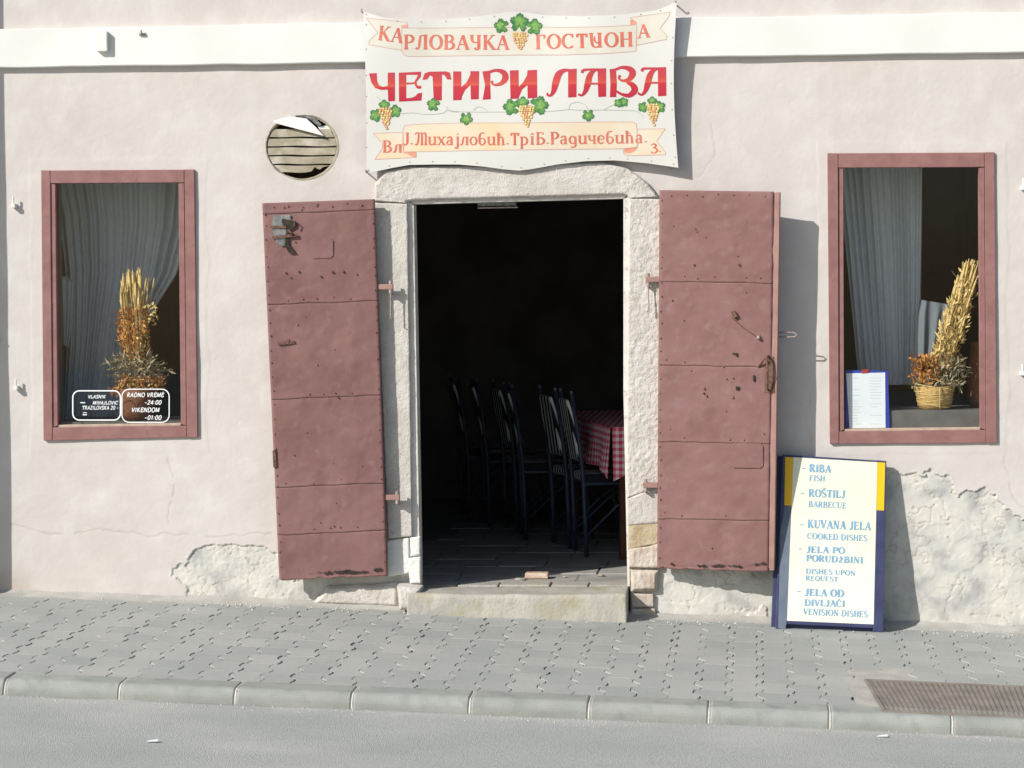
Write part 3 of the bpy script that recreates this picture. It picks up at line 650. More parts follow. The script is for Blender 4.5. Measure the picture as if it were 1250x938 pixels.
# curtains
def curtain(left, right, dep, name, mt, label, nfold=14, amp=.025, cat='curtain', ph=0, pinch=None):
    nu, nv = 150, 70; a = resample(left, nv); b = resample(right, nv); V = []
    for j in range(nv):
        v = j / (nv - 1)
        for i in range(nu):
            u = i / (nu - 1); px_, py_ = a[j] * (1 - u) + b[j] * u
            d = dep + amp * (math.sin(u * nfold * 2 * math.pi + ph + .8 * math.sin(v * 3 + u * 5)) + .5 * math.sin(u * nfold * 4.7 + v * 2)) * (.75 + .25 * math.sin(u * 9))
            V.append(W(px_, py_, -d))
    V = np.array(V); return obj(name, (V, gridF(nu, nv)), mt, None, label, cat, smooth=True)
curtain([(60, 215), (72, 260), (80, 330), (82, 420), (78, 500), (76, 520)], [(240, 215), (232, 280), (216, 335), (186, 382), (168, 440), (166, 520)], .56, 'curtain', m_curtain, 'sheer grey curtain swept aside behind the wheat bouquet in the left window', 15, .022)
curtain([(62, 335), (72, 338), (74, 380), (76, 420)], [(82, 338), (90, 345), (88, 380), (84, 425)], .47, 'curtain', m_curtain, 'small gathered curtain end at the left edge of the left window', 3, .012)
curtain([(1020, 195), (1032, 300), (1040, 380), (1047, 452), (1048, 470)], [(1126, 195), (1125, 300), (1124, 380), (1122, 452), (1122, 470)], .47, 'curtain', m_curtain2, 'long pleated lace curtain hanging in the left half of the right window', 12, .018)
curtain([(1122, 366), (1120, 385), (1119, 412), (1119, 436)], [(1160, 372), (1157, 385), (1154, 410), (1150, 432)], .33, 'folded_cloth', m_cloth, 'white folded cloth beside the lace curtain behind the right window', 3, .010, 'cloth')

# ------------------------------------------------------------------ dried flowers
def blades(center, axis, n_, spread, length, wd, seed, up=0.0):
    r = random.Random(seed); V = []; Fc = []
    for k in range(n_):
        th = r.uniform(0, 2 * math.pi); rad = spread * math.sqrt(r.random()); p = Vector(center) + Vector((math.cos(th) * rad[0] if hasattr(rad, '__len__') else math.cos(th) * rad, math.sin(th) * rad * .7, r.uniform(-.5, .5) * up))
        d = (Vector(axis) + Vector((r.gauss(0, .6), r.gauss(0, .6), r.gauss(0, .6)))).normalized(); s = d.cross(Vector((r.gauss(0, 1), r.gauss(0, 1), r.gauss(0, 1)))).normalized() * wd * r.uniform(.6, 1.3); L_ = length * r.uniform(.5, 1.3)
        i = len(V); V += [p - s * .3, p + d * L_ * .5 + s, p + d * L_, p + d * L_ * .5 - s]; Fc.append((i, i + 1, i + 2, i + 3))
    return [tuple(v) for v in V], Fc
def stalks(p0, p1, n_, r0_, r1_, seed, head=.07, hw=.006, jl=.12):
    r = random.Random(seed); parts = []; p0 = Vector(p0); p1 = Vector(p1); ax = (p1 - p0).normalized(); sx = ax.cross(Vector((0, 1, 0))).normalized(); sy = ax.cross(sx)
    for k in range(n_):
        a, b = r.uniform(-1, 1), r.uniform(-1, 1); q0 = p0 + sx * a * r0_ + sy * b * r0_; q1 = p1 + sx * a * r1_ + sy * b * r1_ + ax * r.uniform(-jl, .02)
        m_ = q0.lerp(q1, .5) + sx * r.gauss(0, .006)
        parts.append(tube([q0, m_, q1], .0016, 4))
        hd = (q1 - m_).normalized()
        parts.append(tube([q1 - hd * head, q1 - hd * head * .8, q1 - hd * head * .4, q1], [.002, hw, hw * .85, .0015], 5))
        if k % 2 == 0:
            for t_ in range(3):
                pt = q1 - hd * head * r.uniform(.1, .9); parts.append(tube([pt, pt + hd * .03 + sx * r.gauss(0, .012) + sy * r.gauss(0, .01)], .0008, 3))
    return join(parts)
def pxp(x, y, dep): return tuple(W(np.array(float(x)), np.array(float(y)), -dep))
DL = .17
fa = empty('dried_flower_arrangement', (pxp(168, 500, DL)[0], DL, zsL), 'tall dried wheat bouquet over orange flowers and a leafy wreath in the left window', 'dried flowers')
obj('wheat_bundle', stalks(pxp(167, 430, DL), pxp(162, 331, DL), 46, .045, .060, 1, .085, .0085, .12), m_wheat, fa, kind='stuff')
obj('wheat_bundle', stalks(pxp(166, 470, DL), pxp(183, 342, DL), 5, .02, .03, 2, .07, .006, .1), m_wheat, fa, kind='stuff')
obj('orange_flowers', join([blades(pxp(163, 400, DL), (0, -.3, .6), 620, .085, .034, .008, 3, .20), blades(pxp(165, 425, DL), (0, -.3, .3), 260, .07, .03, .007, 31, .12)]), m_orange, fa, kind='stuff')
obj('seed_heads', join([blades(pxp(155, 395, DL), (-.5, -.3, .6), 60, .05, .03, .007, 4, .10), blades(pxp(180, 385, DL), (.5, -.3, .6), 70, .045, .032, .008, 5, .12), blades(pxp(165, 425, DL), (0, -.4, .6), 260, .08, .03, .006, 6, .24)]), m_wheat, fa, kind='stuff')
obj('grey_foliage', join([blades(pxp(163, 448, DL), (0, -.4, .4), 420, .13, .055, .005, 7, .13), blades(pxp(180, 455, DL), (0.3, -.4, .3), 220, .12, .045, .005, 8, .10)]), m_grey, fa, kind='stuff')
obj('straw_wreath', join([blades(pxp(173, 466, DL), (0, -.4, .2), 500, .13, .03, .005, 9, .06), blades(pxp(150, 478, DL), (0, -.4, .2), 120, .07, .03, .005, 10, .05)]), m_orange, fa, kind='stuff')
obj('straw_tips', blades(pxp(172, 470, DL), (0, -.5, .2), 260, .14, .03, .004, 12, .07), m_wheat, fa, kind='stuff')
def lathe(cx, cy, prof, n_=28):
    V = []; 
    for r_, z in prof:
        for k in range(n_): V.append((cx + r_ * math.cos(2 * math.pi * k / n_), cy + r_ * math.sin(2 * math.pi * k / n_), z))
    Fc = [(j * n_ + k, j * n_ + (k + 1) % n_, (j + 1) * n_ + (k + 1) % n_, (j + 1) * n_ + k) for j in range(len(prof) - 1) for k in range(n_)]
    Fc.append(tuple(range(n_ - 1, -1, -1))); return V, Fc
bx, by, bz = pxp(168, 515, DL)
ztop = pxp(168, 474, DL)[2]
obj('basket', lathe(bx, DL, [(.07, zsL + .001), (.085, zsL + .05), (.095, ztop - .03), (.10, ztop), (.085, ztop)]), m_brown, fa, smooth=True)
DR = .16
fb = empty('dried_flower_arrangement', (pxp(1142, 500, DR)[0], DR, zsR), 'yellow dried grass bundle leaning right out of a straw pot in the right window', 'dried flowers')
obj('grass_bundle', stalks(pxp(1150, 448, DR), pxp(1186, 318, DR), 90, .03, .05, 21, .10, .007, .34), m_wheat, fb, kind='stuff')
obj('grass_plumes', join([blades(pxp(1150 + 34 * t, 440 - 105 * t, DR), (.25, -.3, 1), 170, .075 - .03 * t, .045, .007, 22 + int(t * 10), .09) for t in (0, .15, .3, .45, .6, .8, 1)]), m_wheat, fb, kind='stuff')
obj('orange_flowers', blades(pxp(1132, 452, DR), (-.1, -.5, .5), 480, .085, .028, .006, 33, .14), m_orange, fb, kind='stuff')
obj('grey_foliage', join([blades(pxp(1155, 455, DR), (.3, -.4, .5), 380, .10, .05, .0045, 34, .14), blades(pxp(1142, 470, DR), (0, -.6, -.1), 260, .13, .04, .0045, 35, .04)]), m_grey, fb, kind='stuff')
bx = pxp(1141, 500, DR)[0]; zt2 = pxp(1141, 472, DR)[2]
obj('straw_pot', lathe(bx, DR, [(.075, zsR + .001), (.088, zsR + .03), (.095, zsR + .08), (.105, zt2), (.09, zt2)]), m_basket, fb, smooth=True)
tw = []
for k in range(9):
    z = zsR + .02 + k * .013; rd = .086 + .018 * (k / 8); tw.append(tube([(bx + rd * math.cos(t), DR + rd * math.sin(t), z + .008 * math.sin(2 * t + k * 1.7)) for t in np.linspace(0, 2 * math.pi, 26)], .0022, 5))
tw.append(tube([(bx + .02, DR - .082, zsR + .01), (bx + .018, DR - .106, zsR + .07), (bx + .02, DR - .108, zt2)], .003, 5))
obj('twine', join(tw), m_wheat, fb, kind='stuff')
# jug shape standing in for an unidentified brown patch far right
jx_, jy_, jz_ = pxp(1194, 500, .30)
obj('brown_jug_standin', lathe(jx_, .30, [(.04, zsR + .001), (.055, zsR + .08), (.055, zsR + .22), (.035, zsR + .30), (.04, zsR + .34)]), m_brown, None, 'jug-shaped brown stand-in in the dim right corner of the right window', 'jug', smooth=True)
# menu folder in the right window
mf = empty('menu_folder', tuple(W(1058, 523, -.04)), 'white two column menu sheet clipped to a blue folder behind the right window glass', 'menu')
obj('folder_board', prism([(1032, 452), (1084, 453), (1086, 523), (1033, 523.5)], -.036, -.040), m_blue, mf, bevel=.001)
obj('menu_sheet', prism([(1033, 456), (1080.5, 455), (1081, 522.5), (1037, 523)], -.033, -.0335), m_paper, mf)
obj('clip', prism([(1052, 451.5), (1060, 451), (1060, 455.5), (1052, 456)], -.0305, -.0325), m_red, mf)
ls = []
rl = random.Random(9)
for k in range(17):
    y = 461.5 + k * 3.5
    for (xa, xb) in ((1039.5, 1052), (1062, 1077)):
        if rl.random() < .12: continue
        xe = xa + (xb - xa) * rl.uniform(.55, 1); p = np.array([(xa, y), (xe, y), (xe, y + .55), (xa, y + .55)]); V = W(p[:, 0], p[:, 1], -.0325); ls.append((V, [(0, 1, 2, 3)]))
obj('printed_lines', join(ls), m_inkg, mf, kind='stuff')

# ------------------------------------------------------------------ stroke lettering
def E(cx, cy, rx, ry, w1=.08, w2=.16, a0=0, a1=360, n_=14):
    return [(cx + rx * math.cos(math.radians(t)), cy + ry * math.sin(math.radians(t)), w1 + (w2 - w1) * abs(math.cos(math.radians(t)))) for t in np.linspace(a0, a1, n_)]
T_, t_ = .16, .065
def ln(x0, y0, x1, y1, w_): return [(x0, y0, w_), (x1, y1, w_)]
def vs(x, w_=T_, y0=0, y1=1): return ln(x, y0, x, y1, w_)
GL = {
 'A': (.80, [ln(.1, 0, .4, 1, t_), ln(.4, 1, .70, 0, T_), ln(.2, .34, .6, .34, t_)], [(.1, 0), (.7, 0)]),
 'B': (.76, [vs(.17), E(.3, .76, .27, .24, .06, .14, 90, -90), E(.3, .26, .34, .26, .06, .15, 90, -90), ln(.15, 1, .32, 1, t_), ln(.15, .51, .32, .51, t_), ln(.15, 0, .32, 0, t_)], [(.15, 0), (.15, 1)]),
 'C': (.80, [E(.42, .5, .34, .5, .06, .15, 45, 315), ln(.66, .72, .66, 1, t_)], []),
 'D': (.86, [vs(.17), E(.34, .5, .40, .5, .06, .16, 90, -90), ln(.15, 1, .36, 1, t_), ln(.15, 0, .36, 0, t_)], [(.15, 0), (.15, 1)]),
 'E': (.72, [vs(.17), ln(.15, .97, .6, .97, t_), ln(.15, .52, .48, .52, t_), ln(.15, .03, .62, .03, t_), ln(.6, 1, .6, .78, t_), ln(.62, 0, .62, .24, t_), ln(.48, .62, .48, .42, t_)], [(.15, 0), (.15, 1)]),
 'F': (.68, [vs(.17), ln(.15, .97, .6, .97, t_), ln(.15, .52, .48, .52, t_), ln(.6, 1, .6, .78, t_), ln(.48, .62, .48, .42, t_)], [(.17, 0), (.15, 1)]),
 'H': (.84, [vs(.17), vs(.66), ln(.17, .52, .66, .52, t_)], [(.17, 0), (.17, 1), (.66, 0), (.66, 1)]),
 'I': (.40, [vs(.2)], [(.2, 0), (.2, 1)]),
 'J': (.56, [[(.38, 1, T_), (.38, .3, T_), (.32, .06, .12), (.18, -.02, .08), (.06, .1, .12)]], [(.38, 1)]),
 'K': (.82, [vs(.17), ln(.2, .42, .64, 1, t_), ln(.32, .58, .70, 0, T_)], [(.17, 0), (.17, 1), (.64, 1), (.70, 0)]),
 'L': (.68, [vs(.17), ln(.15, .03, .6, .03, t_), ln(.6, 0, .6, .26, t_)], [(.17, 1), (.15, 0)]),
 'M': (.98, [vs(.14, t_), ln(.16, 1, .48, .08, T_), ln(.48, .08, .8, 1, t_), vs(.82)], [(.14, 0), (.14, 1), (.82, 0), (.82, 1)]),
 'N': (.86, [vs(.14, t_), ln(.16, 1, .68, 0, T_), vs(.70, t_)], [(.14, 0), (.14, 1), (.70, 1)]),
 'O': (.86, [E(.43, .5, .34, .5, .06, .16)], []),
 'P': (.70, [vs(.17), E(.3, .73, .30, .27, .06, .15, 90, -90), ln(.15, 1, .32, 1, t_), ln(.15, .46, .32, .46, t_)], [(.17, 0), (.15, 1)]),
 'Q': (.86, [E(.43, .5, .34, .5, .06, .16), ln(.45, .12, .72, -.14, .12)], []),
 'R': (.80, [vs(.17), E(.3, .75, .28, .25, .06, .15, 90, -90), ln(.15, 1, .32, 1, t_), ln(.15, .5, .32, .5, t_), ln(.36, .5, .68, 0, T_)], [(.17, 0), (.15, 1), (.70, 0)]),
 'S': (.68, [[(.58, .78, .05), (.5, .95, .07), (.32, 1, .08), (.14, .9, .12), (.12, .7, .14), (.3, .54, .15), (.48, .44, .15), (.6, .28, .14), (.54, .08, .1), (.36, 0, .08), (.18, .04, .07), (.1, .22, .05)]], []),
 'T': (.76, [vs(.38), ln(.06, .97, .70, .97, t_), ln(.06, 1, .06, .76, t_), ln(.70, 1, .70, .76, t_)], [(.38, 0)]),
 'U': (.82, [[(.17, 1, T_), (.17, .35, T_), (.24, .08, .12), (.42, .0, .08), (.6, .1, .07), (.66, .35, t_), (.66, 1, t_)]], [(.17, 1), (.66, 1)]),
 'V': (.78, [ln(.1, 1, .40, 0, T_), ln(.40, 0, .68, 1, t_)], [(.1, 1), (.68, 1)]),
 'W': (1.1, [ln(.1, 1, .33, 0, T_), ln(.33, 0, .52, .9, t_), ln(.52, .9, .75, 0, T_), ln(.75, 0, .98, 1, t_)], []),
 'Z': (.74, [ln(.1, .97, .62, .97, t_), ln(.62, 1, .1, 0, T_), ln(.1, .03, .64, .03, t_)], []),
 '0': (.70, [E(.35, .5, .25, .5, .08, .14)], []), '1': (.5, [vs(.28), ln(.1, .8, .28, 1, t_)], []),
 '2': (.68, [[(.1, .75, .1), (.2, .96, .1), (.4, 1, .1), (.55, .8, .13), (.5, .55, .13), (.25, .25, .12), (.1, .03, .1)], ln(.1, .03, .6, .03, .1)], []),
 '4': (.70, [vs(.48), ln(.48, 1, .08, .3, t_), ln(.08, .3, .64, .3, t_)], []), '3': (.62, [[(.1, .85, .07), (.3, 1, .08), (.5, .85, .13), (.45, .65, .1), (.28, .55, .08), (.5, .45, .1), (.58, .22, .15), (.4, .0, .1), (.15, .0, .08), (.08, .15, .1)]], []),
 '.': (.34, [[(.15, .04, .16), (.15, .13, .16)]], []), '-': (.6, [ln(.08, .42, .5, .42, .09)], []), ':': (.34, [[(.15, .1, .14), (.15, .22, .14)], [(.15, .62, .14), (.15, .74, .14)]], []),
 'Л': (.84, [vs(.64), [(.64, .97, t_), (.42, .97, t_), (.32, .9, .1), (.27, .5, .13), (.22, .12, .1), (.12, .0, .08), (.03, .1, .12)]], [(.64, 0), (.64, 1)]),
 'Ч': (.78, [vs(.58), [(.14, 1, .15), (.15, .7, .15), (.24, .52, .1), (.4, .48, .07), (.58, .52, t_)], [(.58, 0, .1), (.4, -.02, .09), (.34, .12, .12)]], [(.14, 1), (.58, 1)]),
 'Г': (.68, [vs(.2), ln(.2, .97, .6, .97, t_), [(.6, 1, .07), (.6, .85, .1), (.54, .74, .06)]], [(.2, 0), (.2, 1)]),
 'И': (.84, [vs(.15), vs(.66), ln(.2, .08, .64, .9, .10)], [(.15, 0), (.15, 1), (.66, 0), (.66, 1)]),
 'И2': (.88, [[(.14, 1, .15), (.16, .5, .15), (.22, .12, .12), (.4, 0, .08), (.62, .05, .08)], vs(.64), [(.34, .8, .06), (.34, .5, .09), (.48, .3, .07), (.62, .4, .06)]], [(.14, 1), (.64, 1), (.66, 0)]),
 'Б': (.74, [vs(.17), ln(.15, .97, .56, .97, t_), ln(.56, 1, .56, .8, t_), E(.3, .28, .34, .28, .06, .15, 90, -90), ln(.15, .55, .32, .55, t_), ln(.15, 0, .32, 0, t_)], [(.15, 0), (.15, 1)]),
 'М': (1.08, [[(.06, .88, .1), (.2, 1, .08), (.36, .9, .13), (.32, .3, .13), (.2, .0, .1), (.08, .06, .1)], [(.36, .9, .06), (.5, 1, .08), (.62, .85, .13), (.62, 0, .14)], [(.62, .85, .06), (.78, 1, .08), (.92, .85, .13), (.92, 0, .14)]], [(.62, 0), (.94, 0)]),
 'Т': (.76, [vs(.38), ln(.08, .95, .68, .95, .1), [(.08, .98, .08), (.1, .82, .12), (.18, .78, .06)], [(.68, .98, .08), (.66, .82, .12), (.58, .78, .06)]], [(.38, 0)]),
}
for a_, b_ in zip('АВЕКНОРСЈ', 'ABEKHOPCJ'): GL[a_] = GL[b_]
xh = .66
def low(k, sx=.9): a_, st, sf = GL[k]; return (a_ * sx, [[(x * sx, y * xh, w_) for x, y, w_ in s] for s in st], [(x * sx, y * xh) for x, y in sf])
LC = {'л': low('Л'), 'и': (.74, [[(.14, xh, .14), (.14, .2, .14), (.22, .02, .1), (.36, .02, .08), (.54, .16, .06)], vs(.56, .14, 0, xh)], [(.12, xh), (.54, xh), (.6, 0)]), 'х': (.68, [ln(.1, xh, .56, 0, .14), ln(.1, 0, .56, xh, .07)], [(.1, xh), (.56, 0), (.1, 0), (.56, xh)]),
 'а': (.68, [[(.12, .52, .1), (.26, .66, .09), (.44, .58, .13), (.46, .1, .14), (.58, .0, .07)], E(.28, .18, .17, .18, .06, .12)], []), 'ј': (.42, [[(.26, xh, .14), (.26, -.15, .14), (.14, -.28, .09), (.02, -.2, .12)], [(.26, .86, .14), (.26, .95, .14)]], [(.24, xh)]),
 'о': (.68, [E(.33, .33, .25, .33, .06, .14)], []), 'в': (.70, [[(.5, .96, .1), (.3, 1, .08), (.14, .8, .14), (.12, .3, .15), (.2, .04, .1), (.38, 0, .08), (.56, .25, .14), (.44, .52, .08), (.2, .52, .06)]], []),
 'ћ': (.74, [vs(.17), [(.17, .5, .06), (.36, .66, .08), (.52, .5, .13), (.54, 0, .14)], ln(.04, .84, .42, .84, .07)], [(.15, 1), (.17, 0), (.56, 0)]), 'р': (.72, [vs(.17, .15, -.3, xh), E(.32, .33, .28, .33, .06, .14, 130, -130)], [(.15, xh), (.17, -.3)]),
 'г': (.36, [vs(.18, .14, 0, xh), [(.06, .8, .06), (.18, .92, .08), (.3, .8, .06)]], [(.18, 0), (.16, xh)]), 'д': (.70, [E(.3, .33, .22, .31, .06, .14), [(.52, .6, .13), (.52, -.1, .13), (.38, -.28, .08), (.16, -.24, .1)]], []),
 'ч': (.68, [vs(.5, .14, 0, xh), [(.12, xh, .14), (.14, .36, .12), (.3, .26, .08), (.5, .32, .06)]], [(.12, xh), (.5, xh), (.52, 0)]), 'е': (.66, [[(.12, .36, .06), (.52, .38, .07), (.48, .58, .1), (.32, .66, .08), (.12, .5, .13), (.12, .16, .14), (.32, 0, .09), (.54, .12, .06)]], [])}
GL.update(LC)
def smooth_pts(p, k=5):
    p = np.array(p, float)
    if len(p) < 3: return p
    P0 = np.vstack([2 * p[0] - p[1], p, 2 * p[-1] - p[-2]]); out = []
    for i in range(1, len(P0) - 2):
        for t in np.linspace(0, 1, k, endpoint=False):
            a, b, c, d = P0[i - 1:i + 3]; out.append(.5 * ((2 * b) + (-a + c) * t + (2 * a - 5 * b + 4 * c - d) * t * t + (-a + 3 * b - 3 * c + d) * t ** 3))
    out.append(p[-1]); return np.array(out)
def ribbon2d(p, mirror=1.0):            # p: x,y,w -> 2D quads
    if len(p) > 2: p = smooth_pts(p)
    p = np.asarray(p, float); d = np.gradient(p[:, :2], axis=0); d /= np.linalg.norm(d, axis=1)[:, None] + 1e-9; nn = np.stack([-d[:, 1], d[:, 0]], 1) * p[:, 2:3] / 2
    V = np.vstack([p[:, :2] + nn, p[:, :2] - nn]); m_ = len(p); return V, [(i, i + 1, m_ + i + 1, m_ + i) for i in range(m_ - 1)]
def text2d(txt, x0, y0, x1, y1, hgt, serif=True, bold=1.0, shear=0, tr=.04, fixed=None):
    """lettering laid between two photo points on the baseline; returns 2D pieces in photo px"""
    toks = []; i = 0
    while i < len(txt):
        if txt[i] == '#': toks.append('И2'); i += 1
        else: toks.append(txt[i]); i += 1
    tot = sum((.4 if c == ' ' else GL[c.replace('Š', 'S').replace('Č', 'C').replace('Ž', 'Z').replace('ž', 'Z')][0] + tr) for c in toks)
    L_ = math.hypot(x1 - x0, y1 - y0); ux, uy = (x1 - x0) / L_, (y1 - y0) / L_; sc = L_ / tot / hgt; pieces = []; x = 0
    for c in toks:
        if c == ' ': x += .4; continue
        b_ = {'Š': 'S', 'Č': 'C', 'Ž': 'Z', 'ž': 'Z'}.get(c, c); sh = .72 if c == 'ž' else 1.0
        adv, st, sf = GL[b_]; st = list(st)
        if c in 'ŠČž': st = st + [[(.22, 1.32 - (0 if c != 'ž' else -.1), .06), (.36, 1.14, .09), (.5, 1.32, .06)]]
        if serif: st = st + [ln(a - .13, (b - .0), a + .13, (b - .0), .055) for a, b in sf]
        for s in st:
            q = [(a, b * sh, (w_ * bold if serif else .13 * bold)) for a, b, w_ in s]
            V, Fc = ribbon2d(q)
            X_ = (V[:, 0] + x + V[:, 1] * shear) * sc * hgt; Y_ = V[:, 1] * hgt
            pieces.append((np.stack([x0 + X_ * ux + Y_ * uy, y0 + X_ * uy - Y_ * ux], 1), Fc))
        x += adv + tr
    return pieces
def lift(pieces, fn, eps=.00003, base=0.0005):
    parts = []
    for i, (V, Fc) in enumerate(pieces):
        parts.append((fn(V[:, 0], V[:, 1], base + (i % 12) * eps), Fc))
    return join(parts)

# ------------------------------------------------------------------ banner
btop = [(443, 14), (470, 22), (500, 24.5), (540, 24), (590, 19.5), (620, 15), (640, 15), (665, 19), (710, 20), (760, 18), (800, 13), (816, 7), (821, 4), (827, 4)]
bbot = [(447, 212), (480, 205), (500, 201.5), (530, 201), (560, 201), (590, 203.5), (615, 207), (634, 208.5), (650, 206.5), (680, 201), (715, 197), (750, 196), (790, 199.5), (828, 205)]
bt = np.array(btop, float); bb_ = np.array(bbot, float)
def bstand(px, py):
    u = (np.asarray(px) - 443) / 385; v = (np.asarray(py) - 10) / 195
    return .056 + .012 * np.sin(u * 3.1) * np.sin(v * 3.0) + .006 * np.sin(u * 19 + v * 2) * (1 - v) ** 2 + .052 * np.clip(u, 0, 1) ** 4 * (1 - .8 * v) + .004 * np.sin(u * 9 + 4 * v)
def BN(px, py, off): return W(px, py, bstand(px, py) + off)
nu, nv = 160, 70
uu_ = np.linspace(0, 1, nu); vv_ = np.linspace(0, 1, nv)
xT = 443.5 + (826 - 443.5) * uu_; yT = np.interp(xT, bt[:, 0], bt[:, 1]); xB = 447 + (828 - 447) * uu_; yB = np.interp(xB, bb_[:, 0], bb_[:, 1])
# slightly waisted right edge
Pp = np.zeros((nv, nu, 2)); 
for j, v in enumerate(vv_):
    wst = math.sin(v * math.pi)
    Pp[j, :, 0] = xT * (1 - v) + xB * v - 4.5 * wst * np.clip((uu_ - .6) / .4, 0, 1) ** 2 + 1.5 * wst * np.clip((.3 - uu_) / .3, 0, 1) ** 2; Pp[j, :, 1] = yT * (1 - v) + yB * v
Vf = BN(Pp[..., 0].ravel(), Pp[..., 1].ravel(), 0); Vb = Vf + np.array([0, .0015, 0])
bn = empty('banner', tuple(W(635, 210, .04)), 'wide white banner with red Cyrillic lettering, ribbons and grapes above the doorway', 'banner')
obj('banner_sheet', (Vf, gridF(nu, nv)), m_banner, bn, smooth=True)
ring = [i for i in range(nu)] + [j * nu + nu - 1 for j in range(1, nv)] + [(nv - 1) * nu + i for i in range(nu - 2, -1, -1)] + [j * nu for j in range(nv - 2, 0, -1)]
hem = [(np.vstack([Vb]), [tuple(reversed(f)) for f in gridF(nu, nv)])]
rg = np.array([Vf[i] for i in ring]); rg2 = rg + np.array([0, .006, 0]); m_ = len(ring)
hem.append((np.vstack([rg + np.array([0, .0001, 0]), rg2]), [(i, (i + 1) % m_, m_ + (i + 1) % m_, m_ + i) for i in range(m_)]))
obj('banner_backing', join(hem), m_bannerb, bn)
# ribbons: polygons in photo px, triangulated over the curved sheet
def polyprint(pts, off, name, mt, outline=True, dens=10):
    pts = np.array(pts, float)
    d = []
    for i in range(len(pts)):
        a = pts[i]; b = pts[(i + 1) % len(pts)]; k = max(1, int(np.hypot(*(b - a)) / dens)); d += [a + (b - a) * t / k for t in range(k)]
    d = np.array(d)
    from mathutils.geometry import delaunay_2d_cdt
    x0_, x1_, y0_, y1_ = d[:, 0].min(), d[:, 0].max(), d[:, 1].min(), d[:, 1].max()
    inn = [Vector((x, y)) for x in np.arange(x0_ + dens / 2, x1_, dens) for y in np.arange(y0_ + dens / 2, y1_, dens)]
    vs_ = [Vector(p) for p in d]
    r_ = delaunay_2d_cdt(vs_ + inn, [], [list(range(len(d)))], 1, 1e-5)
    V = np.array([(v.x, v.y) for v in r_[0]])
    if len(r_[2]) == 0: return
    used = sorted({i for f in r_[2] for i in f}); mp = {u: i for i, u in enumerate(used)}
    return BN(V[used, 0], V[used, 1], off), [tuple(mp[i] for i in f) for f in r_[2]]
def a2(l): return [(435 + x / 5.952, y / 5.952) for x, y in l]      # reading grids on enlargements of the photo
def b2(l): return [(630 + x / 5.435, y / 5.435) for x, y in l]
def c2(l): return [(435 + x / 5.952, 110 + y / 5.952) for x, y in l]
def d2(l): return [(630 + x / 5.682, 110 + y / 5.682) for x, y in l]
rib = [a2([(68, 130), (368, 165), (372, 200), (330, 205), (330, 368), (90, 325), (92, 300), (155, 238)]),
       b2([(755, 118), (1022, 82), (1015, 110), (955, 190), (1000, 235), (1000, 262), (798, 302), (800, 160)])]
ribm = a2([(330, 205), (600, 205), (1060, 200), (1250, 198)]) + b2([(90, 178), (300, 184), (600, 178), (800, 165), (795, 342), (560, 358), (300, 366), (0, 366)]) + a2([(1100, 402), (700, 408), (380, 412), (345, 400), (330, 370)])
rib2 = [c2([(120, 315), (340, 308), (345, 460), (435, 455), (435, 490), (135, 505), (190, 425), (190, 385)]),
        d2([(840, 272), (1035, 270), (975, 355), (1038, 435), (1035, 450), (770, 456), (745, 440), (745, 410), (838, 408)])]
rib2m = c2([(350, 258), (480, 248), (800, 240), (1250, 240)]) + d2([(200, 226), (600, 222), (800, 222), (835, 235), (840, 300), (845, 395), (740, 408), (300, 412), (0, 416)]) + c2([(900, 440), (500, 448), (345, 450), (335, 400), (340, 290)])
folds = [a2([(325, 188), (345, 182), (374, 180), (375, 200), (330, 204)]), b2([(757, 132), (775, 130), (800, 148), (798, 166), (757, 168)]), c2([(345, 452), (436, 452), (436, 488), (400, 484)]), d2([(748, 408), (845, 398), (825, 425), (790, 440), (752, 438)])]
for p in rib + [ribm]: obj('ribbon_print', polyprint(p, .0004, '', None), m_ribbon, bn)
for p in rib2 + [rib2m]: obj('ribbon_print', polyprint(p, .0004 if p is not rib2m else .0005, '', None), m_ribbono, bn)
for p in folds: obj('ribbon_fold_print', polyprint(p, .0007, '', None), m_ribbond, bn)
def outl(pts, w_=.55, closed=True):
    p = [(x, y, w_) for x, y in pts] + ([(pts[0][0], pts[0][1], w_)] if closed else []); o_ = []
    for i in range(len(p) - 1):
        a = np.array(p[i]); b = np.array(p[i + 1]); k = max(2, int(np.hypot(*(b - a)[:2]) / 8)); q = np.array([a + (b - a) * t for t in np.linspace(0, 1, k)])
        dd = (b - a)[:2] / (np.hypot(*(b - a)[:2]) + 1e-9); nn = np.array([-dd[1], dd[0]]) * w_ / 2
        V = np.vstack([q[:, :2] + nn, q[:, :2] - nn]); o_.append((V, [(i_, i_ + 1, k + i_ + 1, k + i_) for i_ in range(k - 1)]))
    return o_
for p in rib + rib2 + [ribm, rib2m]: obj('ribbon_outline', lift(outl(p), BN, base=.0008), m_outline, bn)
# salmon lettering on the ribbons
def WD(*a, **k): obj('ribbon_lettering', lift(text2d(*a, **k), BN, base=.0011), m_letter, bn)
WD('КА', 461, 48.5, 491.5, 52.5, 17, bold=1.25)
WD('РЛОВАЧКА', 492.5, 60, 622, 60.5, 17, bold=1.25)
WD('ГОСТ#ОН', 653, 60, 774, 56.5, 17, bold=1.25)
WD('А', 778.5, 46.5, 794, 45.5, 16, bold=1.25)
WD('Вл', 467, 186, 492, 186, 14, bold=1.25)
WD('Ј.Михајловић.Тр', 491.5, 177, 645.5, 177, 14.5, bold=1.2, tr=.01)
WD('г', 646.5, 176.5, 653.5, 176.5, 14.5, bold=1.2)
WD('Б.Радичевића.', 654, 176.5, 791.5, 174.5, 14.5, bold=1.2, tr=.01)
WD('3.', 794, 187, 809, 186, 11, bold=1.3)
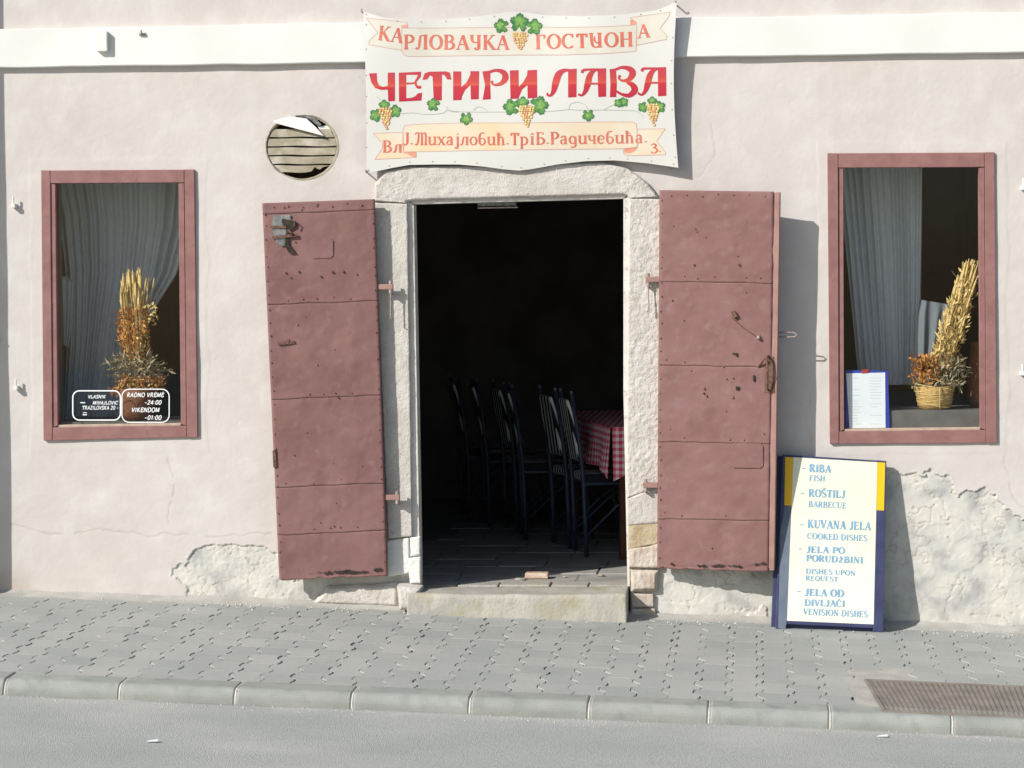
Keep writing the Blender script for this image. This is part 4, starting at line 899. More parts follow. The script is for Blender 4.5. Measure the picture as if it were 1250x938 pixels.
# big crimson lettering
BA = []
def PA(l): BA.append(('p', a2(l)))
def PB(l): BA.append(('p', b2(l)))
def SAA(l): BA.append(('s', [(435 + x / 5.952, y / 5.952, w_ / 5.952) for x, y, w_ in l]))
def SBB(l): BA.append(('s', [(630 + x / 5.435, y / 5.435, w_ / 5.435) for x, y, w_ in l]))
PA([(92, 535), (148, 532), (150, 590), (165, 622), (195, 632), (228, 625), (228, 530), (280, 528), (280, 735), (232, 738), (228, 652), (180, 655), (135, 640), (108, 600)])
PA([(308, 530), (362, 527), (362, 715), (400, 712), (430, 700), (445, 680), (478, 675), (472, 732), (310, 740)])
PA([(362, 527), (470, 522), (468, 560), (440, 592), (434, 580), (446, 545), (362, 545)]); SAA([(362, 608, 13), (400, 607, 13), (432, 603, 13)]); SAA([(462, 555, 14), (434, 585, 14), (432, 615, 16), (448, 635, 20), (470, 632, 22)])
PA([(480, 582), (495, 535), (530, 522), (655, 520), (680, 530), (690, 580), (660, 578), (640, 548), (622, 542), (620, 730), (562, 733), (554, 560), (535, 548), (515, 578)])
PA([(703, 520), (762, 520), (762, 635), (800, 600), (828, 545), (828, 518), (892, 518), (889, 722), (832, 724), (829, 618), (790, 655), (768, 700), (764, 728), (703, 730)])
PA([(915, 520), (975, 515), (972, 600), (976, 722), (918, 726), (935, 620)]); SAA([(965, 524, 20), (1020, 512, 22), (1070, 530, 40), (1082, 568, 46), (1055, 605, 30), (1015, 618, 18), (988, 610, 14), (985, 588, 20)])
PA([(1115, 513), (1178, 511), (1180, 632), (1212, 598), (1240, 548), (1243, 512), (1312, 508), (1314, 712), (1244, 717), (1243, 620), (1205, 650), (1184, 700), (1178, 718), (1120, 720)])
PB([(345, 460), (402, 457), (400, 645), (345, 648)]); SBB([(350, 466, 16), (315, 470, 26), (282, 495, 44), (262, 550, 46), (250, 600, 34), (232, 632, 18), (212, 634, 14), (206, 618, 14)])
PB([(540, 456), (597, 454), (597, 642), (545, 645)]); SBB([(545, 462, 14), (490, 462, 14), (445, 468, 18), (438, 485, 20)]); SBB([(545, 462, 16), (515, 470, 24), (488, 505, 38), (474, 560, 42), (458, 608, 28), (435, 634, 14), (412, 626, 16)]); SBB([(478, 556, 12), (512, 556, 12), (548, 556, 12)])
PB([(620, 460), (662, 456), (668, 560), (664, 645), (622, 646), (626, 560)]); SBB([(655, 464, 16), (705, 448, 20), (758, 462, 38), (772, 492, 44), (745, 530, 28), (705, 536, 16), (682, 520, 14), (690, 500, 18)]); SBB([(735, 545, 20), (772, 565, 36), (786, 600, 44), (750, 634, 30), (700, 626, 18), (665, 606, 14)])
PB([(940, 448), (995, 446), (997, 637), (942, 640)]); SBB([(940, 455, 14), (880, 455, 14), (842, 458, 18), (834, 475, 20)]); SBB([(945, 455, 16), (915, 465, 24), (888, 500, 38), (872, 560, 40), (856, 606, 26), (832, 630, 14), (808, 618, 16)]); SBB([(878, 550, 12), (912, 550, 12), (945, 550, 12)])
parts = []; strokes = []
for kd, l in BA:
    if kd == 'p': parts.append(polyprint(l, .0010, '', None, dens=5))
    else:
        q = smooth_pts(l, 6); V, Fc = ribbon2d([tuple(x) for x in q]) if False else (None, None)
        d = np.gradient(q[:, :2], axis=0); d /= np.linalg.norm(d, axis=1)[:, None] + 1e-9; nn = np.stack([-d[:, 1], d[:, 0]], 1) * q[:, 2:3] / 2
        V = np.vstack([q[:, :2] + nn, q[:, :2] - nn]); k = len(q); strokes.append((V, [(i, i + 1, k + i + 1, k + i) for i in range(k - 1)]))
parts.append(lift(strokes, BN, base=.0012))
V, Fc = join(parts)
bo = obj('headline_lettering', (V, Fc), m_letterb, bn)
pxx, pyy = proj(V); tone = (pyy - np.interp(pxx, [450, 815], [89, 83])) / 36
ta = bo.data.attributes.new('tone', 'FLOAT', 'POINT'); ta.data.foreach_set('value', np.clip(tone, 0, 1).astype(np.float32))
# grapes, leaves, tendrils
def disc(cx, cy, r_, n_=9): return np.array([(cx + r_ * math.cos(2 * math.pi * k / n_), cy + r_ * math.sin(2 * math.pi * k / n_)) for k in range(n_)]), [tuple(range(n_))]
def leaf2(cx, cy, r_, rot_):
    out = []; 
    for k in range(40):
        t = 2 * math.pi * k / 40; q = r_ * (.62 + .30 * abs(math.cos(2.5 * t)) ** .7 + .07 * math.cos(17 * t)) * (.6 if abs(t - math.pi) < .25 else 1)
        out.append((cx + q * math.cos(t + rot_), cy + q * math.sin(t + rot_)))
    return np.array(out)
def fan(P_, c): V = np.vstack([P_, [c]]); n_ = len(P_); return V, [(i, (i + 1) % n_, n_) for i in range(n_)]
gr = []; grr = []; grl = []
def multi(name, groups):                 # one printed motif: several inks, one mesh
    V = []; Fc = []; mi = []; n_ = 0; mats = []
    for k, (pieces, mt, base, eps) in enumerate(groups):
        if not pieces: continue
        v, f = lift(pieces, BN, base=base, eps=eps); V.append(v); Fc += [tuple(i + n_ for i in q) for q in f]; mi += [len(mats)] * len(f); mats.append(mt); n_ += len(v)
    o = obj(name, (np.vstack(V), Fc), mats[0], bn, kind='stuff' if name == 'grape_bunch' else None)
    for mt in mats[1:]: o.data.materials.append(mt)
    o.data.polygons.foreach_set('material_index', np.array(mi, np.int32)); return o
def leafp(cx, cy, r_, rot_):
    ve = [ribbon2d([(cx, cy, .5), (cx + r_ * .85 * math.cos(rot_ + a_), cy + r_ * .85 * math.sin(rot_ + a_), .25)]) for a_ in (-1.25, -.6, 0, .6, 1.25)]
    inner = [fan(leaf2(cx + r_ * .12 * math.cos(rot_), cy + r_ * .12 * math.sin(rot_) - .5, r_ * .55, rot_), (cx, cy))]
    multi('vine_leaf', [([fan(leaf2(cx, cy, r_ * 1.12, rot_), (cx, cy))], m_leafd, .0013, 1e-5), ([fan(leaf2(cx, cy, r_, rot_), (cx, cy))], m_leaf, .0016, 1e-5), (inner, m_leafm, .0019, 1e-5), (ve, m_leafv, .0022, 1e-5)])
rg_ = random.Random(4)
def grapes(cx, cy, wd, hg, n0):
    rows = int(hg / 2.7); A_ = []; B_ = []; C_ = []; D_ = []
    for j in range(rows):
        f = j / (rows - 1); k = max(1, int(round(n0 * .9 * (1 - f ** 1.5 * .9) * (.75 if j == 0 else 1))))
        for i in range(k):
            x = cx + (i - (k - 1) / 2 + .25 * (j % 2)) * wd / n0 * 1.1 + rg_.uniform(-.5, .5) + f; y = cy + j * 2.7 + rg_.uniform(-.4, .4)
            A_.append(disc(x, y, 1.75)); (B_ if rg_.random() < .28 + f * .4 else C_).append(disc(x - .1, y - .1, 1.3)); D_.append(disc(x - .45, y - .5, .5, 6))
    multi('grape_bunch', [(A_, m_graped, .0024, 3e-5), (B_, m_graper, .0029, 2e-5), (C_, m_grape, .0032, 2e-5), (D_, m_grapel, .0036, 1e-5)])
leafp(612, 32, 9, 3.3); leafp(634, 28, 11.5, -1.5); leafp(652, 33, 10, -.2); grapes(634, 41, 21, 23, 7)
leafp(459, 141, 8, 2.6); leafp(482, 136, 8, -.3); leafp(469, 129, 7, -1.6); grapes(470, 133, 18, 27, 6)
leafp(624, 131, 10, 3.2); leafp(658, 129, 11.5, -.05); leafp(638, 126, 8, -1.5); grapes(642, 130, 20, 28, 7)
leafp(785, 131, 6.5, 2.5); leafp(805, 131, 7.5, -.5); leafp(796, 124, 6, -1.6); grapes(796.5, 128, 17, 28, 6)
leafp(529, 128, 8, -2.8); leafp(569, 145, 8, 1.5); leafp(755, 126, 5.5, 2.6); leafp(761, 125, 6, -.5); leafp(718, 141, 7.5, 1.5)
vn = []
def ten(pts, w_=.5): vn.append(ribbon2d([(x, y, w_) for x, y in pts]))
ten([(488, 139), (505, 138), (520, 140), (540, 138.5), (546, 135), (560, 136.5), (580, 137), (616, 137)]); ten([(545, 130), (549, 136), (560, 137)]); ten([(578, 135), (583, 131), (590, 132), (596, 137)])
ten([(660, 137), (680, 135.5), (695, 134), (712, 135), (735, 134.5), (760, 135), (776, 136), (786, 143)]); ten([(694, 134), (697, 127), (706, 125), (714, 128), (718, 134)], .4); ten([(738, 134), (745, 130), (752, 127)], .4); ten([(460, 118), (468, 126)], .4)
obj('tendril_print', lift(vn, BN, base=.0012), m_vine, bn)
# eyelets and nails round the edge
ey = []
for x in (447, 485, 514, 544, 573, 603, 632, 662, 691, 719, 750, 782, 806): ey.append((x, np.interp(x, bt[:, 0], bt[:, 1]) + 2.5))
for x in (450, 475, 500, 528, 555, 582, 612, 636, 664, 690, 718, 744, 766, 795, 822): ey.append((x, np.interp(x, bb_[:, 0], bb_[:, 1]) - 3.5))
for y in (30, 60, 92, 118, 150, 180): ey.append((447, y)); 
for y in (46, 74, 102, 134, 165, 192): ey.append((np.interp(y, [4, 60, 110, 150, 205], [824, 820, 819, 821, 825]), y))
eyp = []
for x, y in ey:
    c = BN(np.array(x), np.array(y), .001); eyp.append(tube([c, c + np.array([0, -.002, 0])], .0028, 7))
obj('eyelet', join(eyp), m_iron, bn, kind='stuff')
for (x, y) in ((443.5, 16), (448.5, 211), (825, 6), (819, 205.5)):
    c = W(x, y, 0); obj('wall_hook', join([tube([c + np.array([0, .01, 0]), c + np.array([0, -.055, 0])], .004, 8), tube([c + np.array([0, -.055, 0]), c + np.array([.002, -.062, .014])], .0035, 8)]), m_iron, bn)

# ------------------------------------------------------------------ shutters
def leaf_map(q, sH, sO, hinge_right):
    # q: TL,TR,BR,BL in photo px, hinge edge close to the wall, outer edge further out
    s = [sO, sH, sH, sO] if hinge_right else [sH, sO, sO, sH]
    c = [W(np.array(float(p[0])), np.array(float(p[1])), k) for p, k in zip(q, s)]
    nn = np.cross(c[1] - c[0], c[3] - c[0]); nn = nn / np.linalg.norm(nn)
    if nn[1] > 0: nn = -nn
    def mp(u, v, h):
        u = np.asarray(u, float)[..., None]; v = np.asarray(v, float)[..., None]
        return (c[0] * (1 - u) + c[1] * u) * (1 - v) + (c[3] * (1 - u) + c[2] * u) * v + nn * np.asarray(h, float)[..., None]
    return mp
def dents(u, v, lst):
    h = 0
    for (a, b, r_, d) in lst: h = h + d * np.exp(-(((u - a) * .62) ** 2 + ((v - b) * 2.0) ** 2) / r_ ** 2)
    return h
def leafbox(mp, u0_, u1_, v0_, v1_, h0, h1):
    V = [mp(u, v, h) for u in (u0_, u1_) for v in (v0_, v1_) for h in (h0, h1)]
    return V, [(0, 1, 3, 2), (4, 6, 7, 5), (0, 4, 5, 1), (2, 3, 7, 6), (0, 2, 6, 4), (1, 5, 7, 3)]
def shutter(q, sH, sO, hr, seams, label, seed, ulim=(0, 1), nogo=None):
    mp = leaf_map(q, sH, sO, hr); c = mp(.5, .5, 0)
    sh = empty('door_shutter', tuple(c), parent=bld); sh['label'] = label
    obj('wood_core', leafbox(mp, 0.006, .994, .004, .992, -.032, -.003), m_doorwood, sh, bevel=.003)
    r_ = random.Random(seed); sv = [0] + seams + [1]
    dl = [(r_.uniform(.05, .95), r_.uniform(.02, .98), r_.uniform(.012, .05), r_.choice((-1, 1)) * r_.uniform(.0015, .0045)) for _ in range(110)]
    for k in range(len(sv) - 1):
        v0_, v1_ = sv[k], sv[k + 1]; nu_ = 80; nv_ = max(8, int((v1_ - v0_) * 250))
        U, Vv = np.meshgrid(np.linspace(ulim[0], ulim[1], nu_), np.linspace(v0_ + .0006, v1_ + (.0015 if k < len(sv) - 2 else 0), nv_))
        seam = (Vv - v0_) / (v1_ - v0_); X_ = U * .62; Y_ = Vv * 2
        tilt = (U - .5) * (.006 if k % 2 else -.004) * 0
        h = .0035 + fbm(X_ * 4, Y_ * 5, 3, seed) * .0030 + (.35 - np.abs(fbm(X_ * 7, Y_ * 9, 3, seed + 3))) * .0030 + .6 * dents(U, Vv, dl) + .0012 * np.exp(-((1 - seam) * (v1_ - v0_) * 2 / .012) ** 2) - .0008 * np.exp(-(seam * (v1_ - v0_) * 2 / .01) ** 2)
        e_ = np.minimum(U - ulim[0], ulim[1] - U) * .6; h = h - .005 * np.exp(-(e_ / .004) ** 2)
        vw = Vv + .0022 * fbm(X_ * 9 + k * 7, Y_ * 0 + k, 3, seed + 8) * (np.abs(seam - .5) > .45) * (Vv > .01) * (Vv < .99)
        if k == len(sv) - 2 :
            last = (seam > .97); vw = vw - last * np.clip(fbm(X_ * 22, X_ * 0 + seed, 3, seed + 4), 0, 1) * .012 ; h = h + last * fbm(X_ * 40, X_ * 0, 2, 2) * .006
        P_ = mp(U, vw, h).reshape(-1, 3); Fc = gridF(nu_, nv_)
        # folded edge skirt
        ring = [i for i in range(nu_)] + [j * nu_ + nu_ - 1 for j in range(1, nv_)] + [(nv_ - 1) * nu_ + i for i in range(nu_ - 2, -1, -1)] + [j * nu_ for j in range(nv_ - 2, 0, -1)]
        nrm = mp(0, 0, 1.) - mp(0, 0, 0.); B_ = P_[ring] - nrm * .0045; n0 = len(P_); P_ = np.vstack([P_, B_]); mm = len(ring)
        Fc = Fc + [(ring[i], n0 + i, n0 + (i + 1) % mm, ring[(i + 1) % mm]) for i in range(mm)]
        obj('sheet_panel', (P_, Fc), m_door, sh, smooth=True)
    # nail heads round the edges and along seams
    nr = []
    spots = [(.02 + r_.uniform(-.004, .008), v + r_.uniform(-.006, .006)) for v in np.arange(.03, .99, .036)] + [(.975 + r_.uniform(-.006, .006), v + r_.uniform(-.006, .006)) for v in np.arange(.03, .99, .036)]
    for s_ in seams: spots += [(u + r_.uniform(-.02, .02), s_ - .010 + r_.uniform(-.003, .002)) for u in np.arange(.08, .95, .13) if r_.random() < .6]
    spots += [(u, .012) for u in np.arange(.1, .95, .13)] + [(r_.uniform(.1, .9), r_.uniform(.05, .95)) for _ in range(14)]
    for u, v in spots:
        if not (ulim[0] < u < ulim[1]): continue
        c_ = mp(u, v + r_.uniform(-.004, .004), .006); nn = mp(u, v, .0105) - mp(u, v, .006); ra = r_.uniform(.0028, .0048); nr.append(tube([c_ - nn, c_ + nn * .5, c_ + nn * .9], [ra, ra, ra * .5], 7))
    obj('nail_heads', join(nr), m_door, sh, kind='stuff', smooth=False)
    return mp, sh
LQ = [(320, 248), (457.5, 243), (473, 703), (341, 709)]
mpL, shL = shutter(LQ, .100, .125, True, [.028, .268, .518, .752, .878], 'left shutter leaf of dented oxblood sheet metal with a torn lock plate near its top', 5)
RQ = [(805, 232), (952, 234), (945, 698), (802, 695)]
mpR, shR = shutter(RQ, .078, .185, False, [.24, .46, .662, .865], 'right shutter leaf of dented oxblood sheet metal with a latch and padlock hasp', 9, ulim=(.0, .952))
# protruding edge batten of right leaf
obj('edge_batten', leafbox(mpR, .962, 1.0, .002, .997, -.03, .004), m_doorwood, shR, bevel=.002)
obj('edge_gap_shade', leafbox(mpR, .951, .9605, .004, .993, -.02, -.0045), m_blackhole, shR)  # near-black strip painted in place of the shade between sheet and batten
# dark holes / rotten bottoms
def ragged(mp, u0_, u1_, v0_, v1_, h, seed):
    U = np.linspace(u0_, u1_, 50); up = v0_ + (v1_ - v0_) * .5 * (1 - fbm(U * 26, U * 0 + seed, 4, seed)); V = [mp(u, a, h) for u, a in zip(U, up)] + [mp(u, a + .0012 + .004 * max(0, float(fbm(np.array(u * 18), np.array(seed * 1.), 3, seed + 3))), h) for u, a in zip(U, up)]
    return np.array(V), [(i, i + 1, 50 + i + 1, 50 + i) for i in range(49)]
def ragstrip(mp, us, vfun, wfun, h, seed):
    V = []
    a = [mp(u, vfun(u) - wfun(u) / 2, h) for u in us]; b = [mp(u, vfun(u) + wfun(u) / 2, h) for u in us]; m_ = len(us)
    return np.array(a + b), [(i, i + 1, m_ + i + 1, m_ + i) for i in range(m_ - 1)]
us = np.linspace(.28, .95, 140)
obj('rotten_edge', ragstrip(mpL, us, lambda u: .984 + .007 * float(fbm(np.array(u * 16), np.array(.3), 4, 2)), lambda u: max(.0004, .016 * float(fbm(np.array(u * 24), np.array(1.3), 4, 6)) + .002), .0125, 1), m_blackhole, shL)
us = np.linspace(.12, .93, 140)
obj('rotten_edge', ragstrip(mpR, us, lambda u: .986 + .006 * float(fbm(np.array(u * 18), np.array(2.3), 4, 3)) - .05 * max(0, u - .78), lambda u: max(.0004, .015 * float(fbm(np.array(u * 22), np.array(3.3), 4, 8)) + .002), .0125, 2), m_blackhole, shR)
# torn lock plate on the left leaf (px 332..365, 262..312)
def uvL(px_, py_): 
    v = (py_ - 246) / 460; xl_ = 320 + 21 * v; xr_ = 457.5 + 15.5 * v; return (px_ - xl_) / (xr_ - xl_), v
def platepoly(mp, uvf, pts, h0, h1):
    top = [mp(*uvf(*p), h1) for p in pts]; bot = [mp(*uvf(*p), h0) for p in pts]; n_ = len(pts)
    return np.array(top + bot), [tuple(range(n_))] + [tuple(range(2 * n_ - 1, n_ - 1, -1))] + [(i, n_ + i, n_ + (i + 1) % n_, (i + 1) % n_) for i in range(n_)]
obj('lock_plate', platepoly(mpL, uvL, [(334, 262), (355, 262), (356, 272), (352, 278), (352, 297), (345, 300), (338, 296), (335, 284), (333, 274)], .004, .012), m_galv, shL, bevel=.001)
obj('lock_strap', platepoly(mpL, uvL, [(331, 274), (350, 275), (350, 278), (331, 277)], .012, .018), m_rust, shL)
obj('lock_strap', platepoly(mpL, uvL, [(333, 287), (363, 285), (363, 288.5), (333, 290)], .012, .02), m_rust, shL)
obj('lock_hole', platepoly(mpL, uvL, [(345, 266), (362, 270), (362, 277), (354, 281), (353, 297), (362, 309), (354, 309), (348, 299), (350, 280), (344, 270)], .009, .0135), m_blackhole, shL)
obj('bolt_loop', join([tube([mpL(*uvL(357, 268), .01), mpL(*uvL(361, 270), .035), mpL(*uvL(360, 276), .03)], .004, 6), tube([mpL(*uvL(352, 280), .01), mpL(*uvL(357, 284), .032), mpL(*uvL(359, 289), .012)], .004, 6)]), m_rust, shL)
for (x, y, rr_) in ((352, 415, .009), (349, 332, .006), (365, 331, .0055), (406, 333, .007), (419, 333, .0065), (392, 338, .005), (355, 338, .004), (413, 486, .005)):
    a = mpL(*uvL(x, y), .004); b = mpL(*uvL(x, y), .013); obj('bolt_head', tube([a, b], [rr_, rr_ * .8], 8), m_rust, shL)
obj('knob_plate', platepoly(mpL, uvL, [(340, 416), (360, 415), (361, 418), (340, 419.5)], .006, .011), m_rust, shL)
obj('edge_pull', platepoly(mpL, uvL, [(333, 547), (337, 546), (338, 567), (334, 568)], .004, .013), m_rust, shL, bevel=.001)
def patchplate(mp, uvf, x0, y0, x1, y1, mt, sh): 
    obj('patch_plate', platepoly(mp, uvf, [(x0 + 3, y0), (x1 - 3, y0), (x1, y0 + 3), (x1, y1 - 3), (x1 - 3, y1), (x0 + 3, y1), (x0, y1 - 3), (x0, y0 + 3)], .003, .0085), mt, sh, bevel=.0015)
patchplate(mpL, uvL, 379, 292, 407, 316, m_door, shL)
def uvR(px_, py_):
    v = (py_ - 233) / 463; xl_ = 805 - 3 * v; xr_ = 952 - 7 * v; return (px_ - xl_) / (xr_ - xl_), v
patchplate(mpR, uvR, 893, 540, 932, 570, m_door, shR)
for (x, y, rr_, mt) in ((848, 324, .006, m_rust), (903, 323, .007, m_rust), (888, 462, .003, m_blackhole), (896, 461, .003, m_blackhole), (860, 474, .007, m_door), (895, 484, .008, m_door), (863, 483, .006, m_door), (860, 480, .005, m_blackhole), (902, 473, .004, m_blackhole)):
    a = mpR(*uvR(x, y), .004); b = mpR(*uvR(x, y), .012); obj('bolt_head', tube([a, b], [rr_, rr_ * .8], 8), mt, shR)
obj('latch_staple', platepoly(mpR, uvR, [(893, 380), (898, 379), (902, 385), (897, 388)], .004, .022), m_rust, shR, bevel=.001)
obj('latch_chain', tube([mpR(*uvR(894, 387), .02), mpR(*uvR(908, 399), .012), mpR(*uvR(922, 408), .02)], .0022, 6), m_rust, shR)
a = mpR(*uvR(927, 411), .004); b = mpR(*uvR(927, 411), .028)
obj('lock_knob', tube([a, (a + b) / 2, b], [.013, .010, .007], 12), m_iron, shR, smooth=True)
obj('hasp', join([tube([mpR(*uvR(938, 433), .006), mpR(*uvR(938, 434), .045), mpR(*uvR(939, 452), .048), mpR(*uvR(938, 473), .03), mpR(*uvR(938, 474), .004)], .0055, 7), tube([mpR(*uvR(926, 447), .006), mpR(*uvR(934, 437), .035), mpR(*uvR(936, 436), .03)], .005, 6)]), m_rust, shR)
obj('hasp_plate', platepoly(mpR, uvR, [(935, 434), (945, 434), (946, 478), (934, 478)], .003, .0075), m_rust, shR, bevel=.001)
for (x0, y0, x1, y1) in ((895, 430, 901, 431.5), (899, 431, 901, 434), (920, 457, 922, 464), (899, 471, 903, 475)):
    obj('keyhole', platepoly(mpR, uvR, [(x0, y0), (x1, y0), (x1, y1), (x0, y1)], .006, .0125), m_blackhole, shR)
# loop hook sticking out of the right leaf back
a = W(953, 409, .13)
obj('hold_back_hook', tube([a + np.array(p) for p in ((-.02, 0, .012), (.03, -.01, .014), (.07, -.015, .010), (.082, -.016, 0), (.07, -.015, -.010), (.03, -.01, -.012), (-.02, 0, -.010))], .0035, 8), m_iron, shR, smooth=True)
# hinges: strap + pin + hanging hook rod
def hinge(px_, py_, s, dirn, sh, rod=True):
    c = W(px_, py_, s)
    h_ = obj('hinge', box(c[0] - .05 if dirn > 0 else c[0] - .025, c[0] + .025 if dirn > 0 else c[0] + .05, c[1] - .01, c[1] + .016, c[2] - .015, c[2] + .012), m_doorwood, sh, bevel=.003)
    parts = [tube([c + np.array([.012 * dirn, 0, .03]), c + np.array([.012 * dirn, 0, -.035])], .009, 10), tube([c + np.array([.012 * dirn, 0, -.035]), c + np.array([.012 * dirn, .05, -.04])], .007, 8)]
    if rod: parts.append(tube([c + np.array([.012 * dirn, -.004, -.035]), c + np.array([.010 * dirn, -.006, -.16]), c + np.array([.018 * dirn, -.012, -.165])], .0035, 6))
    o = obj('hinge_pin', join(parts), m_iron, sh); o.parent = h_; o.location = WL[o] - WL[h_]
hinge(474, 350, .085, 1, shL); hinge(482, 607, .085, 1, shL, False); hinge(794, 341, .062, -1, shR); hinge(791, 592, .062, -1, shR, False)

# ------------------------------------------------------------------ vent
vt = empty('vent_cover', tuple(W(368, 180)), parent=bld); vt['label'] = 'round louvred vent with a torn white flap'
rimp = []
cxv, cyv, rxv, ryv = 368, 180, 44, 39.5
th = np.linspace(0, 2 * math.pi, 65)[:-1]
ringo = []
V = []
prof = [(1.04, -.002, 0), (.99, -.001, 0), (.965, -.006, 0), (.955, -.06, 0)]
for (k_, s_, _) in prof:
    for t in th:
        w_ = 1 + .02 * float(fbm(np.array(math.cos(t) * 3), np.array(math.sin(t) * 3), 3, 4)); q = W(cxv + rxv * k_ * w_ * math.cos(t), cyv + ryv * k_ * w_ * math.sin(t), 0); V.append((q[0], -s_, q[2]))
Fc = [(j * 64 + k, j * 64 + (k + 1) % 64, (j + 1) * 64 + (k + 1) % 64, (j + 1) * 64 + k) for j in range(3) for k in range(64)]
obj('rim', (np.array(V), Fc), m_vent, vt, smooth=True)
V = []
for t in th: q = W(cxv + rxv * math.cos(t), cyv + ryv * math.sin(t), 0); V.append((q[0], .075, q[2]))
obj('duct_back', (np.array(V), [tuple(range(64))]), m_blackhole, vt)
ysl = [157, 168.6, 179.7, 190.6, 201.6, 212]
for k in range(5):
    y0_, y1_ = ysl[k] + .5, ysl[k + 1] - 1.5
    def xe(y): return rxv * .955 * math.sqrt(max(0, 1 - ((y - cyv) / (ryv * .97)) ** 2))
    n_ = 16; top = []; bot = []
    for i in range(n_):
        u = i / (n_ - 1); e0, e1 = xe(y0_), xe(y1_)
        wob = math.sin(u * 9 + k) * .4
        yb_ = y1_ + wob
        if k == 4 and u > .66: yb_ -= (4.5 + 3 * math.sin(u * 40)) * min(1, (u - .66) * 8)
        top.append(W(cxv - e0 + 2 * e0 * u, y0_ + wob, .0)); bot.append(W(cxv - e1 + 2 * e1 * u, yb_, .014))
    top = np.array(top); bot = np.array(bot); top[:, 1] = .010; bot[:, 1] = .002
    V = np.vstack([top, bot, top + [0, .003, .0], bot + [0, .003, 0]])
    Fc = [(i, i + 1, n_ + i + 1, n_ + i) for i in range(n_ - 1)] + [(2 * n_ + i + 1, 2 * n_ + i, 3 * n_ + i, 3 * n_ + i + 1) for i in range(n_ - 1)] + [(n_ + i, n_ + i + 1, 3 * n_ + i + 1, 3 * n_ + i) for i in range(n_ - 1)]
    obj('slat', (V, Fc), m_vent, vt)
def flap(pts, sfs, mt, label=None):
    A_ = np.array([W(p[0], p[1], s) for p, s in zip(pts, sfs)]); B_ = A_ + [0, .0025, 0]; n_ = len(pts)
    o = obj('flap', (np.vstack([A_, B_]), [tuple(range(n_)), tuple(range(2 * n_ - 1, n_ - 1, -1))] + [(i, (i + 1) % n_, n_ + (i + 1) % n_, n_ + i) for i in range(n_)]), mt, vt); 
    if label: o['label'] = label
flap([(333, 148), (354, 142), (374, 145), (385, 155), (395, 166), (338, 151)], [.012, .01, .008, .012, .02, .016], m_white, 'loose white triangular flap')
flap([(388, 155), (402, 153), (406, 167), (396, 167)], [-.012, -.012, -.012, -.012], m_white)
flap([(370, 141), (382, 141), (393, 153), (388, 154), (378, 146), (360, 144)], [.004, .004, .002, -.004, -.004, -.002], m_galv, 'grey bent strip at the top right of the vent')

# ------------------------------------------------------------------ small fixtures on the wall
def pin(px_, py_, label):
    c = W(px_, py_, 0)
    o = empty('shutter_pin', tuple(c), label, 'wall hook', 'old window shutter pins')
    obj('pin_base', box(c[0] - .014, c[0] + .008, -.04, .01, c[2] - .018, c[2] + .004), m_band, o, bevel=.004)
    obj('pin_post', tube([(c[0] - .002, -.034, c[2]), (c[0] - .002, -.034, c[2] + .04)], .0055, 8), m_band, o)
pin(19, 250, 'upper white shutter pin on the wall left of the left window'); pin(22, 472, 'lower white shutter pin on the wall left of the left window')
pin(1249, 228, 'upper white shutter pin at the right edge of the wall'); pin(1248, 454, 'lower white shutter pin at the right edge of the wall')
c = W(125, 51, .05); jb = obj('junction_box', box(c[0] - .030, c[0] + .030, -.074, -.034, c[2] - .052, c[2] + .052), m_band, None, 'small white upright box on the white band above the left window', 'box', bevel=.004)
c = W(174, 42, .02); kb = empty('cable_clamp', (c[0], -.025, c[2]), 'tiny grey bracket on the white band between the white box and banner', 'bracket')
obj('clamp_plate', box(c[0] - .012, c[0] + .02, -.052, -.036, c[2] - .009, c[2] + .004), m_galv, kb, bevel=.002); obj('clamp_stud', tube([(c[0] + .002, -.056, c[2] - .003), (c[0] + .002, -.056, c[2] + .018)], .004, 7), m_iron, kb)
c = W(6, 414, 0); obj('wall_nail', tube([c + np.array([-.03, .005, 0]), c + np.array([-.028, -.05, .004])], .004, 7), m_rust, None, 'thin iron nail sticking out of the wall at the left edge', 'nail')

# stickers on the left pane
def GLS(px_, py_, off):
    V = W(px_, py_, 0); d = ray(px_, py_); t = ((.0215 - off) - CAM[1]) / d[..., 1]; return CAM + d * t[..., None]
def rrect(x0, y0, x1, y1, r_, w_, sk=0):
    p = []
    for cx_, cy_, a0 in ((x1 - r_, y0 + r_, -90), (x1 - r_, y1 - r_, 0), (x0 + r_, y1 - r_, 90), (x0 + r_, y0 + r_, 180)):
        p += [(cx_ + r_ * math.cos(math.radians(a0 + t)), cy_ + r_ * math.sin(math.radians(a0 + t))) for t in np.linspace(0, 90, 7)]
    p.append(p[0]); p = np.array(p); cc = np.array([(x0 + x1) / 2, (y0 + y1) / 2]); d = np.gradient(p, axis=0); d[0] = d[-1] = p[1] - p[-2]; d /= np.linalg.norm(d, axis=1)[:, None]; nn = np.stack([-d[:, 1], d[:, 0]], 1) * w_ / 2
    m_ = len(p); return np.vstack([p + nn, p - nn]), [(i, i + 1, m_ + i + 1, m_ + i) for i in range(m_ - 1)]
s1 = [rrect(88.8, 477.3, 147, 513, 8, 1.5)]
for txt, x0, x1, y, hh in (('VLASNIK', 107, 129, 486.5, 4), ('MIHAJLOVIC', 113, 144, 494, 4.2), ('TRAZILOVSKA 20 -', 100, 144.5, 500.2, 4.4)): s1 += text2d(txt, x0, y, x1, y, hh, serif=False, bold=1.25, shear=.2)
s1 += [outl([(98, 491.8), (104, 491.8)], 1.2, False)[0], outl([(101, 504), (106, 504)], .8, False)[0], outl([(101, 506.5), (106, 506.5)], 1.3, False)[0]]
s2 = [rrect(148.8, 475.3, 206.5, 515.8, 9, 1.2)]
